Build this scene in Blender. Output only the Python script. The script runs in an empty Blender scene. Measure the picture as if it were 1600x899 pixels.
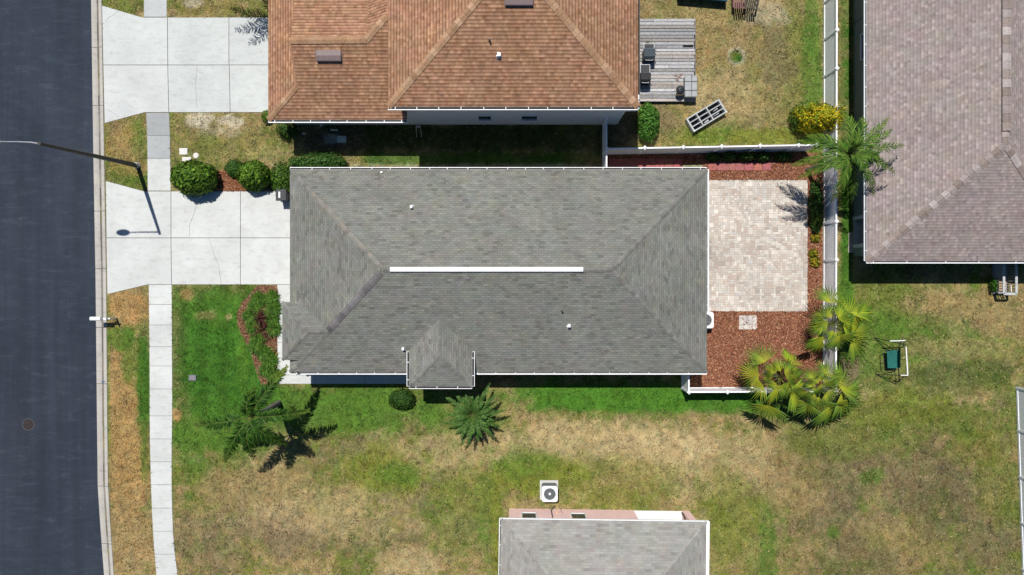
import bpy, math, random
import numpy as np
from mathutils import Vector, Matrix
R = math.radians
random.seed(7)
rng = np.random.default_rng(7)
scn = bpy.context.scene

# ------------------------------------------------------------------ camera, sky, sun, exposure
CAM_H = 45.0
cam = bpy.data.objects.new('camera', bpy.data.cameras.new('camera'))
cam.location = (0, 0, CAM_H)
cam.data.lens = 24.0
cam.data.sensor_width = 36.0
cam.data.clip_end = 3000
scn.collection.objects.link(cam)
scn.camera = cam

LIGHT = Vector((0.165, -0.43, -1.0)).normalized()          # the way the sunlight travels
ELEV = math.asin(-LIGHT.z)
AZ = math.atan2(-LIGHT.x, -LIGHT.y)
world = bpy.data.worlds.new('World')
scn.world = world
world.use_nodes = True
wn = world.node_tree
sky = wn.nodes.new('ShaderNodeTexSky')
sky.sky_type = 'NISHITA'
sky.sun_disc = False
sky.sun_elevation = ELEV
sky.sun_rotation = AZ % (2 * math.pi)
bg = wn.nodes['Background']
bg.inputs[1].default_value = 0.052
hs = wn.nodes.new('ShaderNodeHueSaturation')
hs.inputs['Saturation'].default_value = 1.45
wn.links.new(sky.outputs[0], hs.inputs['Color'])
wn.links.new(hs.outputs[0], bg.inputs[0])
sd = bpy.data.lights.new('sun', 'SUN')
sd.energy = 4.7
sd.angle = R(0.53)
sd.color = (1.0, 0.955, 0.89)
sun = bpy.data.objects.new('sun', sd)
sun.rotation_euler = LIGHT.to_track_quat('-Z', 'Y').to_euler()
sun.location = (0, 0, 60)
scn.collection.objects.link(sun)
vs = scn.view_settings
vs.view_transform = 'Standard'
vs.look = 'None'
vs.exposure = 0.18
vs.gamma = 1.0
vs.use_curve_mapping = False

# ------------------------------------------------------------------ plan: photo pixels to metres at a height
S = 36.0 / 24.0 * CAM_H / 1600.0
def X(px, z=0.0): return (px - 800.0) * S * (1 - z / CAM_H)
def Y(py, z=0.0): return (449.5 - py) * S * (1 - z / CAM_H)
def P(px, py, z=0.0): return Vector((X(px, z), Y(py, z), z))

# ------------------------------------------------------------------ object helpers
OFF = {}
def props(o, label=None, cat=None, group=None, kind=None):
    if label: o['label'] = label
    if cat: o['category'] = cat
    if group: o['group'] = group
    if kind: o['kind'] = kind
    return o
def thing(name, label, cat, loc=(0, 0, 0), group=None):
    o = bpy.data.objects.new(name, None)
    o.empty_display_size = 0.3
    scn.collection.objects.link(o)
    o.location = loc
    OFF[o.name] = Vector(loc)
    return props(o, label, cat, group)
def link(name, me, parent=None):
    o = bpy.data.objects.new(name, me)
    scn.collection.objects.link(o)
    if parent is not None:
        o.parent = parent
        OFF[o.name] = OFF[parent.name]
    else:
        OFF[o.name] = Vector((0, 0, 0))
    return o

class MB:
    """collects polygons, builds ONE mesh object"""
    def __init__(s):
        s.v = []; s.f = []; s.uv = []; s.c = []; s.m = []
    def poly(s, pts, col=(1, 1, 1), uv=None, mi=0):
        b = len(s.v)
        s.v.extend([tuple(p) for p in pts])
        s.f.append(list(range(b, b + len(pts))))
        s.uv.append(uv if uv else [(0, 0)] * len(pts))
        s.c.append(col); s.m.append(mi)
    def hexa(s, a, b, col=(1, 1, 1), mi=0, bottom=True):
        """a: 4 lower corners counter-clockwise, b: 4 upper corners"""
        s.poly(b, col, mi=mi)
        if bottom: s.poly(a[::-1], col, mi=mi)
        for i in range(4):
            j = (i + 1) % 4
            s.poly([a[i], a[j], b[j], b[i]], col, mi=mi)
    def box(s, x0, x1, y0, y1, z0, z1, col=(1, 1, 1), mi=0, bev=0.0):
        if x0 > x1: x0, x1 = x1, x0
        if y0 > y1: y0, y1 = y1, y0
        b = min(bev, (x1 - x0) * .4, (y1 - y0) * .4, (z1 - z0) * .4)
        lo = [(x0, y0, z0), (x1, y0, z0), (x1, y1, z0), (x0, y1, z0)]
        if b <= 0:
            s.hexa(lo, [(x, y, z1) for x, y, _ in lo], col, mi); return
        mid = [(x, y, z1 - b) for x, y, _ in lo]
        top = [(x0 + b, y0 + b, z1), (x1 - b, y0 + b, z1), (x1 - b, y1 - b, z1), (x0 + b, y1 - b, z1)]
        s.poly(lo[::-1], col, mi=mi)
        for i in range(4):
            j = (i + 1) % 4
            s.poly([lo[i], lo[j], mid[j], mid[i]], col, mi=mi)
            s.poly([mid[i], mid[j], top[j], top[i]], col, mi=mi)
        s.poly(top, col, mi=mi)
    def beam(s, p, q, w, h, col=(1, 1, 1), mi=0, up=(0, 0, 1)):
        p = Vector(p); q = Vector(q); d = (q - p).normalized(); u = Vector(up)
        if abs(d.dot(u)) > .98: u = Vector((0, 1, 0))
        sd_ = d.cross(u).normalized() * w / 2; u2 = sd_.cross(d).normalized() * h / 2
        a = [p - sd_ - u2, p + sd_ - u2, p + sd_ + u2, p - sd_ + u2]
        b = [q - sd_ - u2, q + sd_ - u2, q + sd_ + u2, q - sd_ + u2]
        s.hexa(a, b, col, mi)
    def tube(s, pts, r, n=8, col=(1, 1, 1), mi=0, cap=True):
        pts = [Vector(p) for p in pts]
        rr = r if isinstance(r, (list, tuple)) else [r] * len(pts)
        rings = []
        for i, p in enumerate(pts):
            d = (pts[min(i + 1, len(pts) - 1)] - pts[max(i - 1, 0)]).normalized()
            u = Vector((0, 0, 1)) if abs(d.z) < .95 else Vector((0, 1, 0))
            a = d.cross(u).normalized(); b = a.cross(d).normalized()
            rings.append([p + (a * math.cos(t) + b * math.sin(t)) * rr[i] for t in [2 * math.pi * k / n for k in range(n)]])
        for i in range(len(rings) - 1):
            for k in range(n):
                j = (k + 1) % n
                s.poly([rings[i][k], rings[i][j], rings[i + 1][j], rings[i + 1][k]], col, mi=mi)
        if cap:
            s.poly(rings[0], col, mi=mi); s.poly(rings[-1][::-1], col, mi=mi)
    def lathe(s, c, prof, n=20, col=(1, 1, 1), mi=0, sx=1.0, sy=1.0):
        c = Vector(c)
        rings = [[c + Vector((r * sx * math.cos(2 * math.pi * k / n), r * sy * math.sin(2 * math.pi * k / n), z)) for k in range(n)] for r, z in prof]
        for i in range(len(rings) - 1):
            for k in range(n):
                j = (k + 1) % n
                s.poly([rings[i][k], rings[i][j], rings[i + 1][j], rings[i + 1][k]], col, mi=mi)
        s.poly(rings[0][::-1], col, mi=mi); s.poly(rings[-1], col, mi=mi)
    def ring(s, c, r0, r1, n=20, col=(1, 1, 1), mi=0):
        c = Vector(c)
        for k in range(n):
            t0 = 2 * math.pi * k / n; t1 = 2 * math.pi * (k + 1) / n
            d0 = Vector((math.cos(t0), math.sin(t0), 0)); d1 = Vector((math.cos(t1), math.sin(t1), 0))
            s.poly([c + d0 * r0, c + d0 * r1, c + d1 * r1, c + d1 * r0], col, mi=mi)
    def prism(s, outline, z0, z1, col=(1, 1, 1), mi=0):
        """outline counter-clockwise xy"""
        s.poly([(x, y, z1) for x, y in outline], col, mi=mi)
        n = len(outline)
        for i in range(n):
            a = outline[i]; b = outline[(i + 1) % n]
            s.poly([(a[0], a[1], z0), (b[0], b[1], z0), (b[0], b[1], z1), (a[0], a[1], z1)], col, mi=mi)
    def build(s, name, mats, parent=None, smooth=False):
        o_ = OFF[parent.name] if parent is not None else Vector((0, 0, 0))
        me = bpy.data.meshes.new(name)
        me.from_pydata([(x - o_.x, y - o_.y, z - o_.z) for x, y, z in s.v], [], s.f)
        for m in (mats if isinstance(mats, (list, tuple)) else [mats]): me.materials.append(m)
        uv = me.uv_layers.new(name='UVMap')
        flat = [c for f in s.uv for p in f for c in p]
        uv.data.foreach_set('uv', flat)
        ca = me.color_attributes.new('Col', 'FLOAT_COLOR', 'CORNER')
        cols = []
        for f, c in zip(s.f, s.c):
            for _ in f: cols.extend((c[0], c[1], c[2], 1.0))
        ca.data.foreach_set('color', cols)
        me.polygons.foreach_set('material_index', s.m)
        if smooth: me.polygons.foreach_set('use_smooth', [True] * len(s.f))
        me.update()
        return link(name, me, parent)

def np_mesh(name, V, F, C, mat, parent=None, smooth=False):
    """V (n,3) verts, F (m,k) faces, C (n,3) colour per vertex"""
    if parent is not None: V = V - np.array(OFF[parent.name])
    me = bpy.data.meshes.new(name)
    n, k = F.shape
    me.vertices.add(len(V)); me.vertices.foreach_set('co', V.astype(np.float32).ravel())
    me.loops.add(n * k); me.loops.foreach_set('vertex_index', F.astype(np.int32).ravel())
    me.polygons.add(n); me.polygons.foreach_set('loop_start', np.arange(0, n * k, k, dtype=np.int32))
    me.polygons.foreach_set('loop_total', np.full(n, k, dtype=np.int32))
    ca = me.color_attributes.new('Col', 'FLOAT_COLOR', 'POINT')
    ca.data.foreach_set('color', np.hstack([C, np.ones((len(C), 1))]).astype(np.float32).ravel())
    me.materials.append(mat)
    if smooth: me.polygons.foreach_set('use_smooth', np.ones(n, dtype=bool))
    me.update(calc_edges=True)
    return link(name, me, parent)

# ------------------------------------------------------------------ numpy value noise
LAT = rng.random((512, 512))
def vnoise(x, y, f, seed=0):
    x = x * f + seed * 37.3; y = y * f + seed * 91.7
    xi = np.floor(x).astype(int); yi = np.floor(y).astype(int)
    u = x - xi; v = y - yi
    u = u * u * (3 - 2 * u); v = v * v * (3 - 2 * v)
    g = lambda a, b: LAT[a % 512, b % 512]
    return (g(xi, yi) * (1 - u) + g(xi + 1, yi) * u) * (1 - v) + (g(xi, yi + 1) * (1 - u) + g(xi + 1, yi + 1) * u) * v
def fbm(x, y, f, seed=0, o=4):
    t = 0; a = 1; n = 0
    for i in range(o):
        t = t + a * vnoise(x, y, f * 2 ** i, seed + i * 3); n += a; a *= .55
    return t / n
def inpoly(px, py, poly):
    ins = np.zeros(px.shape, bool); n = len(poly); j = n - 1
    for i in range(n):
        xi, yi = poly[i]; xj, yj = poly[j]
        c = ((yi > py) != (yj > py)) & (px < (xj - xi) * (py - yi) / (yj - yi + 1e-12) + xi)
        ins ^= c; j = i
    return ins

# ------------------------------------------------------------------ materials
def newmat(name, rough=0.8, spec=0.3):
    m = bpy.data.materials.new(name); m.use_nodes = True
    nt = m.node_tree; b = nt.nodes['Principled BSDF']
    b.inputs['Roughness'].default_value = rough
    b.inputs['Specular IOR Level'].default_value = spec
    return m, nt, b
def node(nt, t, **kw):
    n = nt.nodes.new(t)
    for k, v in kw.items(): setattr(n, k, v)
    return n
def noise(nt, scale, detail=5, rough=.6, coord='Object', mapping=None):
    tc = node(nt, 'ShaderNodeTexCoord'); n = node(nt, 'ShaderNodeTexNoise')
    n.inputs['Scale'].default_value = scale; n.inputs['Detail'].default_value = detail; n.inputs['Roughness'].default_value = rough
    src = tc.outputs[coord]
    if mapping:
        mp = node(nt, 'ShaderNodeMapping'); mp.inputs['Scale'].default_value = mapping
        nt.links.new(src, mp.inputs[0]); src = mp.outputs[0]
    nt.links.new(src, n.inputs['Vector'])
    return n
def ramp(nt, src, stops):
    r = node(nt, 'ShaderNodeValToRGB'); e = r.color_ramp.elements
    while len(e) < len(stops): e.new(.5)
    for el, (p, c) in zip(e, stops):
        el.position = p; el.color = (c[0], c[1], c[2], 1) if hasattr(c, '__len__') else (c, c, c, 1)
    nt.links.new(src, r.inputs[0]); return r
def mix(nt, a, b, fac=1.0, mode='MULTIPLY'):
    m = node(nt, 'ShaderNodeMix', data_type='RGBA', blend_type=mode)
    for sock, v in ((m.inputs[6], a), (m.inputs[7], b)):
        if hasattr(v, 'is_linked') or hasattr(v, 'links'): nt.links.new(v, sock)
        else: sock.default_value = (v[0], v[1], v[2], 1)
    if hasattr(fac, 'links'): nt.links.new(fac, m.inputs[0])
    else: m.inputs[0].default_value = fac
    return m.outputs[2]
def bump(nt, b, src, strength=.3, dist=.02):
    n = node(nt, 'ShaderNodeBump'); n.inputs['Strength'].default_value = strength; n.inputs['Distance'].default_value = dist
    nt.links.new(src, n.inputs['Height']); nt.links.new(n.outputs[0], b.inputs['Normal']); return n

def plain(name, col, rough=.6, spec=.3, var=.15, scale=3.0, metal=0.0, attr=False):
    m, nt, b = newmat(name, rough, spec)
    n = noise(nt, scale)
    r = ramp(nt, n.outputs[0], [(.3, 1 - var), (.7, 1 + var * .4)])
    c = mix(nt, r.outputs[0], col)
    if attr:
        at = node(nt, 'ShaderNodeAttribute', attribute_name='Col'); c = mix(nt, c, at.outputs[0])
    nt.links.new(c, b.inputs['Base Color'])
    b.inputs['Metallic'].default_value = metal
    return m

def shingle(name, c1, c2, dark, tone, row=.145, wid=.3, contrast=.5, stain=(.8, 1.1), stain_col=(1, 1, 1), butt=.012, blotch=None, butt_shade=0.0, dots=(.7, .85, 1.1)):
    """asphalt shingle courses laid on UV (u along the eave, v up the slope, metres)"""
    m, nt, b = newmat(name, .92, .15)
    uv = node(nt, 'ShaderNodeUVMap', uv_map='UVMap')
    br = node(nt, 'ShaderNodeTexBrick', offset=.5, squash=1.0)
    br.offset_frequency = 2
    br.inputs['Color1'].default_value = (*c1, 1); br.inputs['Color2'].default_value = (*c2, 1); br.inputs['Mortar'].default_value = (*dark, 1)
    br.inputs['Scale'].default_value = 1.0; br.inputs['Mortar Size'].default_value = butt; br.inputs['Mortar Smooth'].default_value = .4
    br.inputs['Bias'].default_value = 0.0; br.inputs['Brick Width'].default_value = wid; br.inputs['Row Height'].default_value = row
    nt.links.new(uv.outputs[0], br.inputs['Vector'])
    # per-tab tint: random over cells of the same size
    br2 = node(nt, 'ShaderNodeTexBrick', offset=.37, squash=1.0)
    br2.inputs['Color1'].default_value = (1 - contrast, 1 - contrast, 1 - contrast, 1); br2.inputs['Color2'].default_value = (1 + contrast * .6,) * 3 + (1,)
    br2.inputs['Mortar'].default_value = (1, 1, 1, 1); br2.inputs['Mortar Size'].default_value = 0
    br2.inputs['Scale'].default_value = 1.0; br2.inputs['Brick Width'].default_value = wid * 1.7; br2.inputs['Row Height'].default_value = row
    nt.links.new(uv.outputs[0], br2.inputs['Vector'])
    c = mix(nt, br.outputs[0], br2.outputs[0])
    st = noise(nt, .35, 6, .6, 'Object')
    sr = ramp(nt, st.outputs[0], [(.35, stain[0]), (.65, stain[1])])
    c = mix(nt, c, sr.outputs[0])
    st2 = noise(nt, 1.1, 5, .7, 'Object')
    sr2 = ramp(nt, st2.outputs[0], [(.4, (1, 1, 1)), (.68, stain_col)])
    c = mix(nt, c, sr2.outputs[0])
    if blotch:
        n3 = noise(nt, 1.6, 3, .6, 'UV', (.55, 2.2, 1))
        r3 = ramp(nt, n3.outputs[0], [(.62, 0), (.7, 1)])
        c = mix(nt, c, blotch, r3.outputs[0], 'MIX')
    # the lower edge of each course is a step in the bump height
    sp = node(nt, 'ShaderNodeSeparateXYZ'); nt.links.new(uv.outputs[0], sp.inputs[0])
    dv = node(nt, 'ShaderNodeMath', operation='DIVIDE'); dv.inputs[1].default_value = row; nt.links.new(sp.outputs[1], dv.inputs[0])
    fr = node(nt, 'ShaderNodeMath', operation='FRACT'); nt.links.new(dv.outputs[0], fr.inputs[0])
    inv = node(nt, 'ShaderNodeMath', operation='SUBTRACT'); inv.inputs[0].default_value = 1.0; nt.links.new(fr.outputs[0], inv.inputs[1])
    g = noise(nt, 60, 3, .7)
    ad = node(nt, 'ShaderNodeMath', operation='MULTIPLY_ADD'); ad.inputs[1].default_value = .35
    nt.links.new(g.outputs[0], ad.inputs[0]); nt.links.new(inv.outputs[0], ad.inputs[2])
    b3 = node(nt, 'ShaderNodeTexBrick', offset=.41, squash=1.0)
    b3.inputs['Color1'].default_value = (0, 0, 0, 1); b3.inputs['Color2'].default_value = (1, 1, 1, 1); b3.inputs['Mortar'].default_value = (.5, .5, .5, 1); b3.inputs['Mortar Size'].default_value = 0
    b3.inputs['Scale'].default_value = 1.0; b3.inputs['Brick Width'].default_value = wid * 1.13; b3.inputs['Row Height'].default_value = row
    nt.links.new(uv.outputs[0], b3.inputs['Vector'])
    r3_ = ramp(nt, b3.outputs[0], [(.0, dots[0]), (.08, dots[1]), (.14, 1.0), (.78, 1.0), (.84, dots[2])]); r3_.color_ramp.interpolation = 'CONSTANT'
    c = mix(nt, c, r3_.outputs[0])
    hn = noise(nt, .9, 4, .6); hr = ramp(nt, hn.outputs[1], [(.38, .95), (.62, 1.05)])
    hsv = node(nt, 'ShaderNodeMix', data_type='RGBA', blend_type='SOFT_LIGHT'); hsv.inputs[0].default_value = .14
    nt.links.new(c, hsv.inputs[6]); nt.links.new(hn.outputs[1], hsv.inputs[7]); c = hsv.outputs[2]
    if butt_shade:  # shade line below the overlapping course edge, painted into the colour
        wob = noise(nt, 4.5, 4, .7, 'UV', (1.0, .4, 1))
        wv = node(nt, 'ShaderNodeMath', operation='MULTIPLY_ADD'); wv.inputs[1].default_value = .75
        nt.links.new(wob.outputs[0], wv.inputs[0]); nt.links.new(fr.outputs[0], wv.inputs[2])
        rb_ = ramp(nt, wv.outputs[0], [(.86, 1.0), (1.0, 1 - butt_shade)]); rb_.color_ramp.interpolation = 'EASE'
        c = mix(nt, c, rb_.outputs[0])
    at = node(nt, 'ShaderNodeAttribute', attribute_name='Col')
    c = mix(nt, c, at.outputs[0])
    c = mix(nt, c, tone)
    gr = ramp(nt, g.outputs[0], [(.3, .86), (.7, 1.1)])
    c = mix(nt, c, gr.outputs[0])
    nt.links.new(c, b.inputs['Base Color'])
    bump(nt, b, ad.outputs[0], .5, .012)
    return m

M = {}
M['shingle_grey'] = shingle('grey_shingle', (.166, .174, .158), (.208, .212, .192), (.116, .12, .109), (1, 1, 1), .150, .30, .10, (.88, 1.08), (1.0, .965, .92), .012, (.165, .155, .142), 0.0, (.78, .90, 1.06))
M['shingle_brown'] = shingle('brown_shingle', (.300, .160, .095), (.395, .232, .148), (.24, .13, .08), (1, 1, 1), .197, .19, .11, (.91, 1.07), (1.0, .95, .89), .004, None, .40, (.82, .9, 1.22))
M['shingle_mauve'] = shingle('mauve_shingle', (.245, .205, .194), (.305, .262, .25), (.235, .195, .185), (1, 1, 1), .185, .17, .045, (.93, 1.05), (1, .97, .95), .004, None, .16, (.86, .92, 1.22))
M['shingle_pale'] = shingle('pale_grey_shingle', (.250, .248, .232), (.298, .293, .273), (.22, .218, .205), (1, 1, 1), .16, .36, .08, (.92, 1.07), (1, .97, .94), .008, (.262, .212, .198), 0.0, (.84, .92, 1.06))
M['cap'] = plain('ridge_cap_shingle', (1, 1, 1), .92, .1, .25, 9, attr=True)
M['white'] = plain('white_painted_metal', (.78, .79, .80), .45, .4, .10, 5)
M['vinyl'] = plain('white_vinyl', (.87, .89, .91), .5, .35, .08, 2)
M['gutter_in'] = plain('gutter_inner_dark', (.022, .02, .018), .9, .1, .4, 8)  # near-black colour for the trough floor
M['wall_white'] = plain('pale_stucco', (.62, .64, .66), .85, .2, .08, 2)
M['wall_teal'] = plain('grey_green_stucco', (.22, .27, .275), .85, .2, .08, 2)
M['wall_pink'] = plain('pink_stucco', (.92, .64, .60), .85, .2, .08, 2)
M['wall_grey'] = plain('grey_stucco', (.42, .44, .45), .85, .2, .08, 2)
M['trim_pale'] = plain('pale_trim', (.60, .66, .70), .6, .3, .08, 2)
M['black'] = plain('black_metal', (.018, .018, .02), .45, .4, .2, 6)
M['dark_metal'] = plain('dark_bronze_metal', (.06, .055, .05), .5, .4, .2, 6)
M['steel'] = plain('brushed_steel', (.5, .51, .52), .35, .5, .15, 8, metal=.7)
M['grey_plastic'] = plain('grey_plastic', (.20, .215, .225), .55, .3, .15, 4)
M['dark_plastic'] = plain('dark_plastic', (.022, .026, .032), .5, .3, .15, 4)
M['vent_brown'] = plain('brown_metal_vent', (.17, .125, .125), .5, .35, .12, 5)
M['pole'] = plain('pole_bronze', (.045, .04, .036), .55, .3, .2, 5)
M['wood_grey'] = plain('weathered_wood', (1, 1, 1), .9, .1, .28, 7, attr=True)
M['paint_grey'] = plain('chipped_grey_paint', (.42, .44, .44), .7, .25, .25, 5)
M['mesh_green'] = plain('green_mesh_cloth', (.022, .13, .115), .85, .1, .3, 9)
M['tint'] = plain('tinted', (1, 1, 1), .85, .15, .18, 5, attr=True)
M['gloss_tint'] = plain('gloss_tinted', (1, 1, 1), .4, .4, .1, 5, attr=True)
M['bark'] = plain('palm_bark', (.17, .16, .145), .9, .1, .3, 6)
M['blue_cloth'] = plain('blue_cloth', (.03, .10, .16), .8, .2, .2, 4)
M['tan_cloth'] = plain('tan_cloth', (.36, .27, .18), .85, .1, .2, 5)
M['coil'] = plain('condenser_coil', (.10, .115, .12), .5, .4, .2, 12)

def glass_mat():
    m, nt, b = newmat('window_glass', .08, .6)
    n = noise(nt, 1.5, 2)
    r = ramp(nt, n.outputs[0], [(.3, (.02, .028, .035)), (.7, (.04, .05, .06))])
    nt.links.new(r.outputs[0], b.inputs['Base Color']); return m
M['glass'] = glass_mat()

def leaf_mat(name, trans=.25, rough=.55):
    m, nt, b = newmat(name, rough, .10)
    at = node(nt, 'ShaderNodeAttribute', attribute_name='Col')
    nt.links.new(at.outputs[0], b.inputs['Base Color'])
    tr = node(nt, 'ShaderNodeBsdfTranslucent')
    tc = mix(nt, at.outputs[0], (1.15, 1.25, .6))
    nt.links.new(tc, tr.inputs[0])
    ms = node(nt, 'ShaderNodeMixShader'); ms.inputs[0].default_value = trans
    nt.links.new(b.outputs[0], ms.inputs[1]); nt.links.new(tr.outputs[0], ms.inputs[2])
    nt.links.new(ms.outputs[0], nt.nodes['Material Output'].inputs[0])
    return m
M['leaf'] = leaf_mat('leaf', .16)
M['blade'] = leaf_mat('grass_blade', .22, .7)

def attr_mat(name, rough=.95, fine=40, var=.3, spec=.1, bumpd=.02):
    m, nt, b = newmat(name, rough, spec)
    at = node(nt, 'ShaderNodeAttribute', attribute_name='Col')
    n = noise(nt, fine, 4, .7); r = ramp(nt, n.outputs[0], [(.3, 1 - var), (.7, 1 + var)])
    nt.links.new(mix(nt, at.outputs[0], r.outputs[0]), b.inputs['Base Color'])
    bump(nt, b, n.outputs[0], .6, bumpd)
    return m
M['soil'] = attr_mat('turf_ground', fine=22)
M['chips'] = attr_mat('bark_chips', fine=30)
M['paver'] = attr_mat('stone_pavers', .85, 25, .10, .2, .004)

def asphalt_mat():
    m, nt, b = newmat('asphalt', .9, .25)
    n1 = noise(nt, .22, 6, .65, 'Object', (1.3, .8, 1)); r1 = ramp(nt, n1.outputs[0], [(.3, (.0185, .026, .040)), (.7, (.030, .038, .054))])
    n2 = noise(nt, 1.0, 8, .75, 'Object', (.6, 2.2, 1)); n2.inputs['Distortion'].default_value = .8; r2 = ramp(nt, n2.outputs[0], [(.42, (.88, .89, .9)), (.55, (1, 1, 1)), (.74, (1.75, 1.7, 1.55))])
    c = mix(nt, r1.outputs[0], r2.outputs[0])
    n3 = noise(nt, 45, 3, .8); r3 = ramp(nt, n3.outputs[0], [(.32, .72), (.66, 1.3)])
    c = mix(nt, c, r3.outputs[0])
    n4 = noise(nt, 9, 2, .5); r4 = ramp(nt, n4.outputs[0], [(.70, (1, 1, 1)), (.78, (2.3, 2.3, 2.2))])
    c = mix(nt, c, r4.outputs[0])
    n5 = noise(nt, 1.0, 4, .6, 'Object', (1.1, .04, 1)); r5 = ramp(nt, n5.outputs[0], [(.35, .86), (.65, 1.16)]); c = mix(nt, c, r5.outputs[0])
    nt.links.new(c, b.inputs['Base Color']); bump(nt, b, n3.outputs[0], .4, .01)
    return m
M['asphalt'] = asphalt_mat()
def concrete_mat(name, col, var=.14, stain=(.80, .785, .76)):
    m, nt, b = newmat(name, .85, .2)
    n1 = noise(nt, .5, 6, .65); r1 = ramp(nt, n1.outputs[0], [(.3, 1 - var), (.7, 1 + var * .3)])
    c = mix(nt, r1.outputs[0], col)
    n2 = noise(nt, 2.2, 6, .75, 'Object', (.7, 1.6, 1)); r2 = ramp(nt, n2.outputs[0], [(.50, (1, 1, 1)), (.74, stain)])
    c = mix(nt, c, r2.outputs[0])
    n3 = noise(nt, 60, 3, .7); r3 = ramp(nt, n3.outputs[0], [(.3, .92), (.7, 1.06)])
    c = mix(nt, c, r3.outputs[0])
    at = node(nt, 'ShaderNodeAttribute', attribute_name='Col'); c = mix(nt, c, at.outputs[0])
    nt.links.new(c, b.inputs['Base Color']); bump(nt, b, n3.outputs[0], .25, .005)
    return m
M['concrete'] = concrete_mat('concrete', (.535, .552, .54))
M['white_slab'] = concrete_mat('pale_concrete', (.74, .74, .72), .06)
M['kerb'] = concrete_mat('kerb_concrete', (.40, .385, .35), .18, (.7, .68, .66))

# ------------------------------------------------------------------ plan outlines in photo pixels (ground level)
KERB_Y = [-80, 0, 236, 440, 663, 760, 820, 899, 960, 1040]
KERB_IN = [141.0, 141.8, 145.2, 148.8, 151, 152.2, 156, 162, 168, 178]
KERB_OUT = [158.5, 159.2, 163.2, 166.6, 168.3, 169.6, 173, 178.5, 184, 194]
def kin(y): return float(np.interp(y, KERB_Y, KERB_IN))
def kout(y): return float(np.interp(y, KERB_Y, KERB_OUT))
SW_Y = [445, 560, 663, 700, 760, 820, 860, 899, 960, 1040]
SW_L = [232.5, 233.8, 234, 234.4, 236, 238.5, 241, 244.5, 250, 258]
SW_R = [268.8, 269.4, 269.6, 268.6, 268.8, 270, 273, 278, 284, 292]
DRIVE_N = [(159, 9), (223, 27), (417, 28), (440, 28), (440, 176), (228, 176), (163, 193)]
DRIVE_M = [(165, 283), (226, 299), (470, 299), (470, 445), (232, 445), (168, 460)]
WALK_N = [(225, -80), (261, -80), (261, 27), (225, 27)]
WALK_MID = [(228.5, 176), (264, 176), (267, 298), (231, 298)]
FRONTWALK = [(433, 445), (470, 445), (470, 586), (640, 586), (640, 600), (433, 600)]
WALK_S = list(zip(SW_L, SW_Y)) + list(zip(SW_R, SW_Y))[::-1]
PATIO = [(1098, 281), (1262, 281), (1262, 487), (1098, 487)]
DECK = [(985, 29), (1086, 29), (1086, 157), (985, 157)]
BED_BACK = [(1085, 487), (1262, 487), (1262, 281), (1098, 281), (1098, 256), (940, 262), (940, 240), (1284, 240), (1284, 605), (1072, 605), (1072, 487)]
BED_FRONT = [(402, 447), (433, 447), (433, 600), (409, 600), (400, 575), (394, 553), (388, 540), (378, 522), (372, 505), (372, 488), (380, 472), (392, 460)]
BED_DRIVE = [(340, 268), (365, 268), (380, 278), (404, 290), (404, 298), (330, 298)]
def roadline(py): return np.interp(py, KERB_Y, KERB_OUT)

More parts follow.
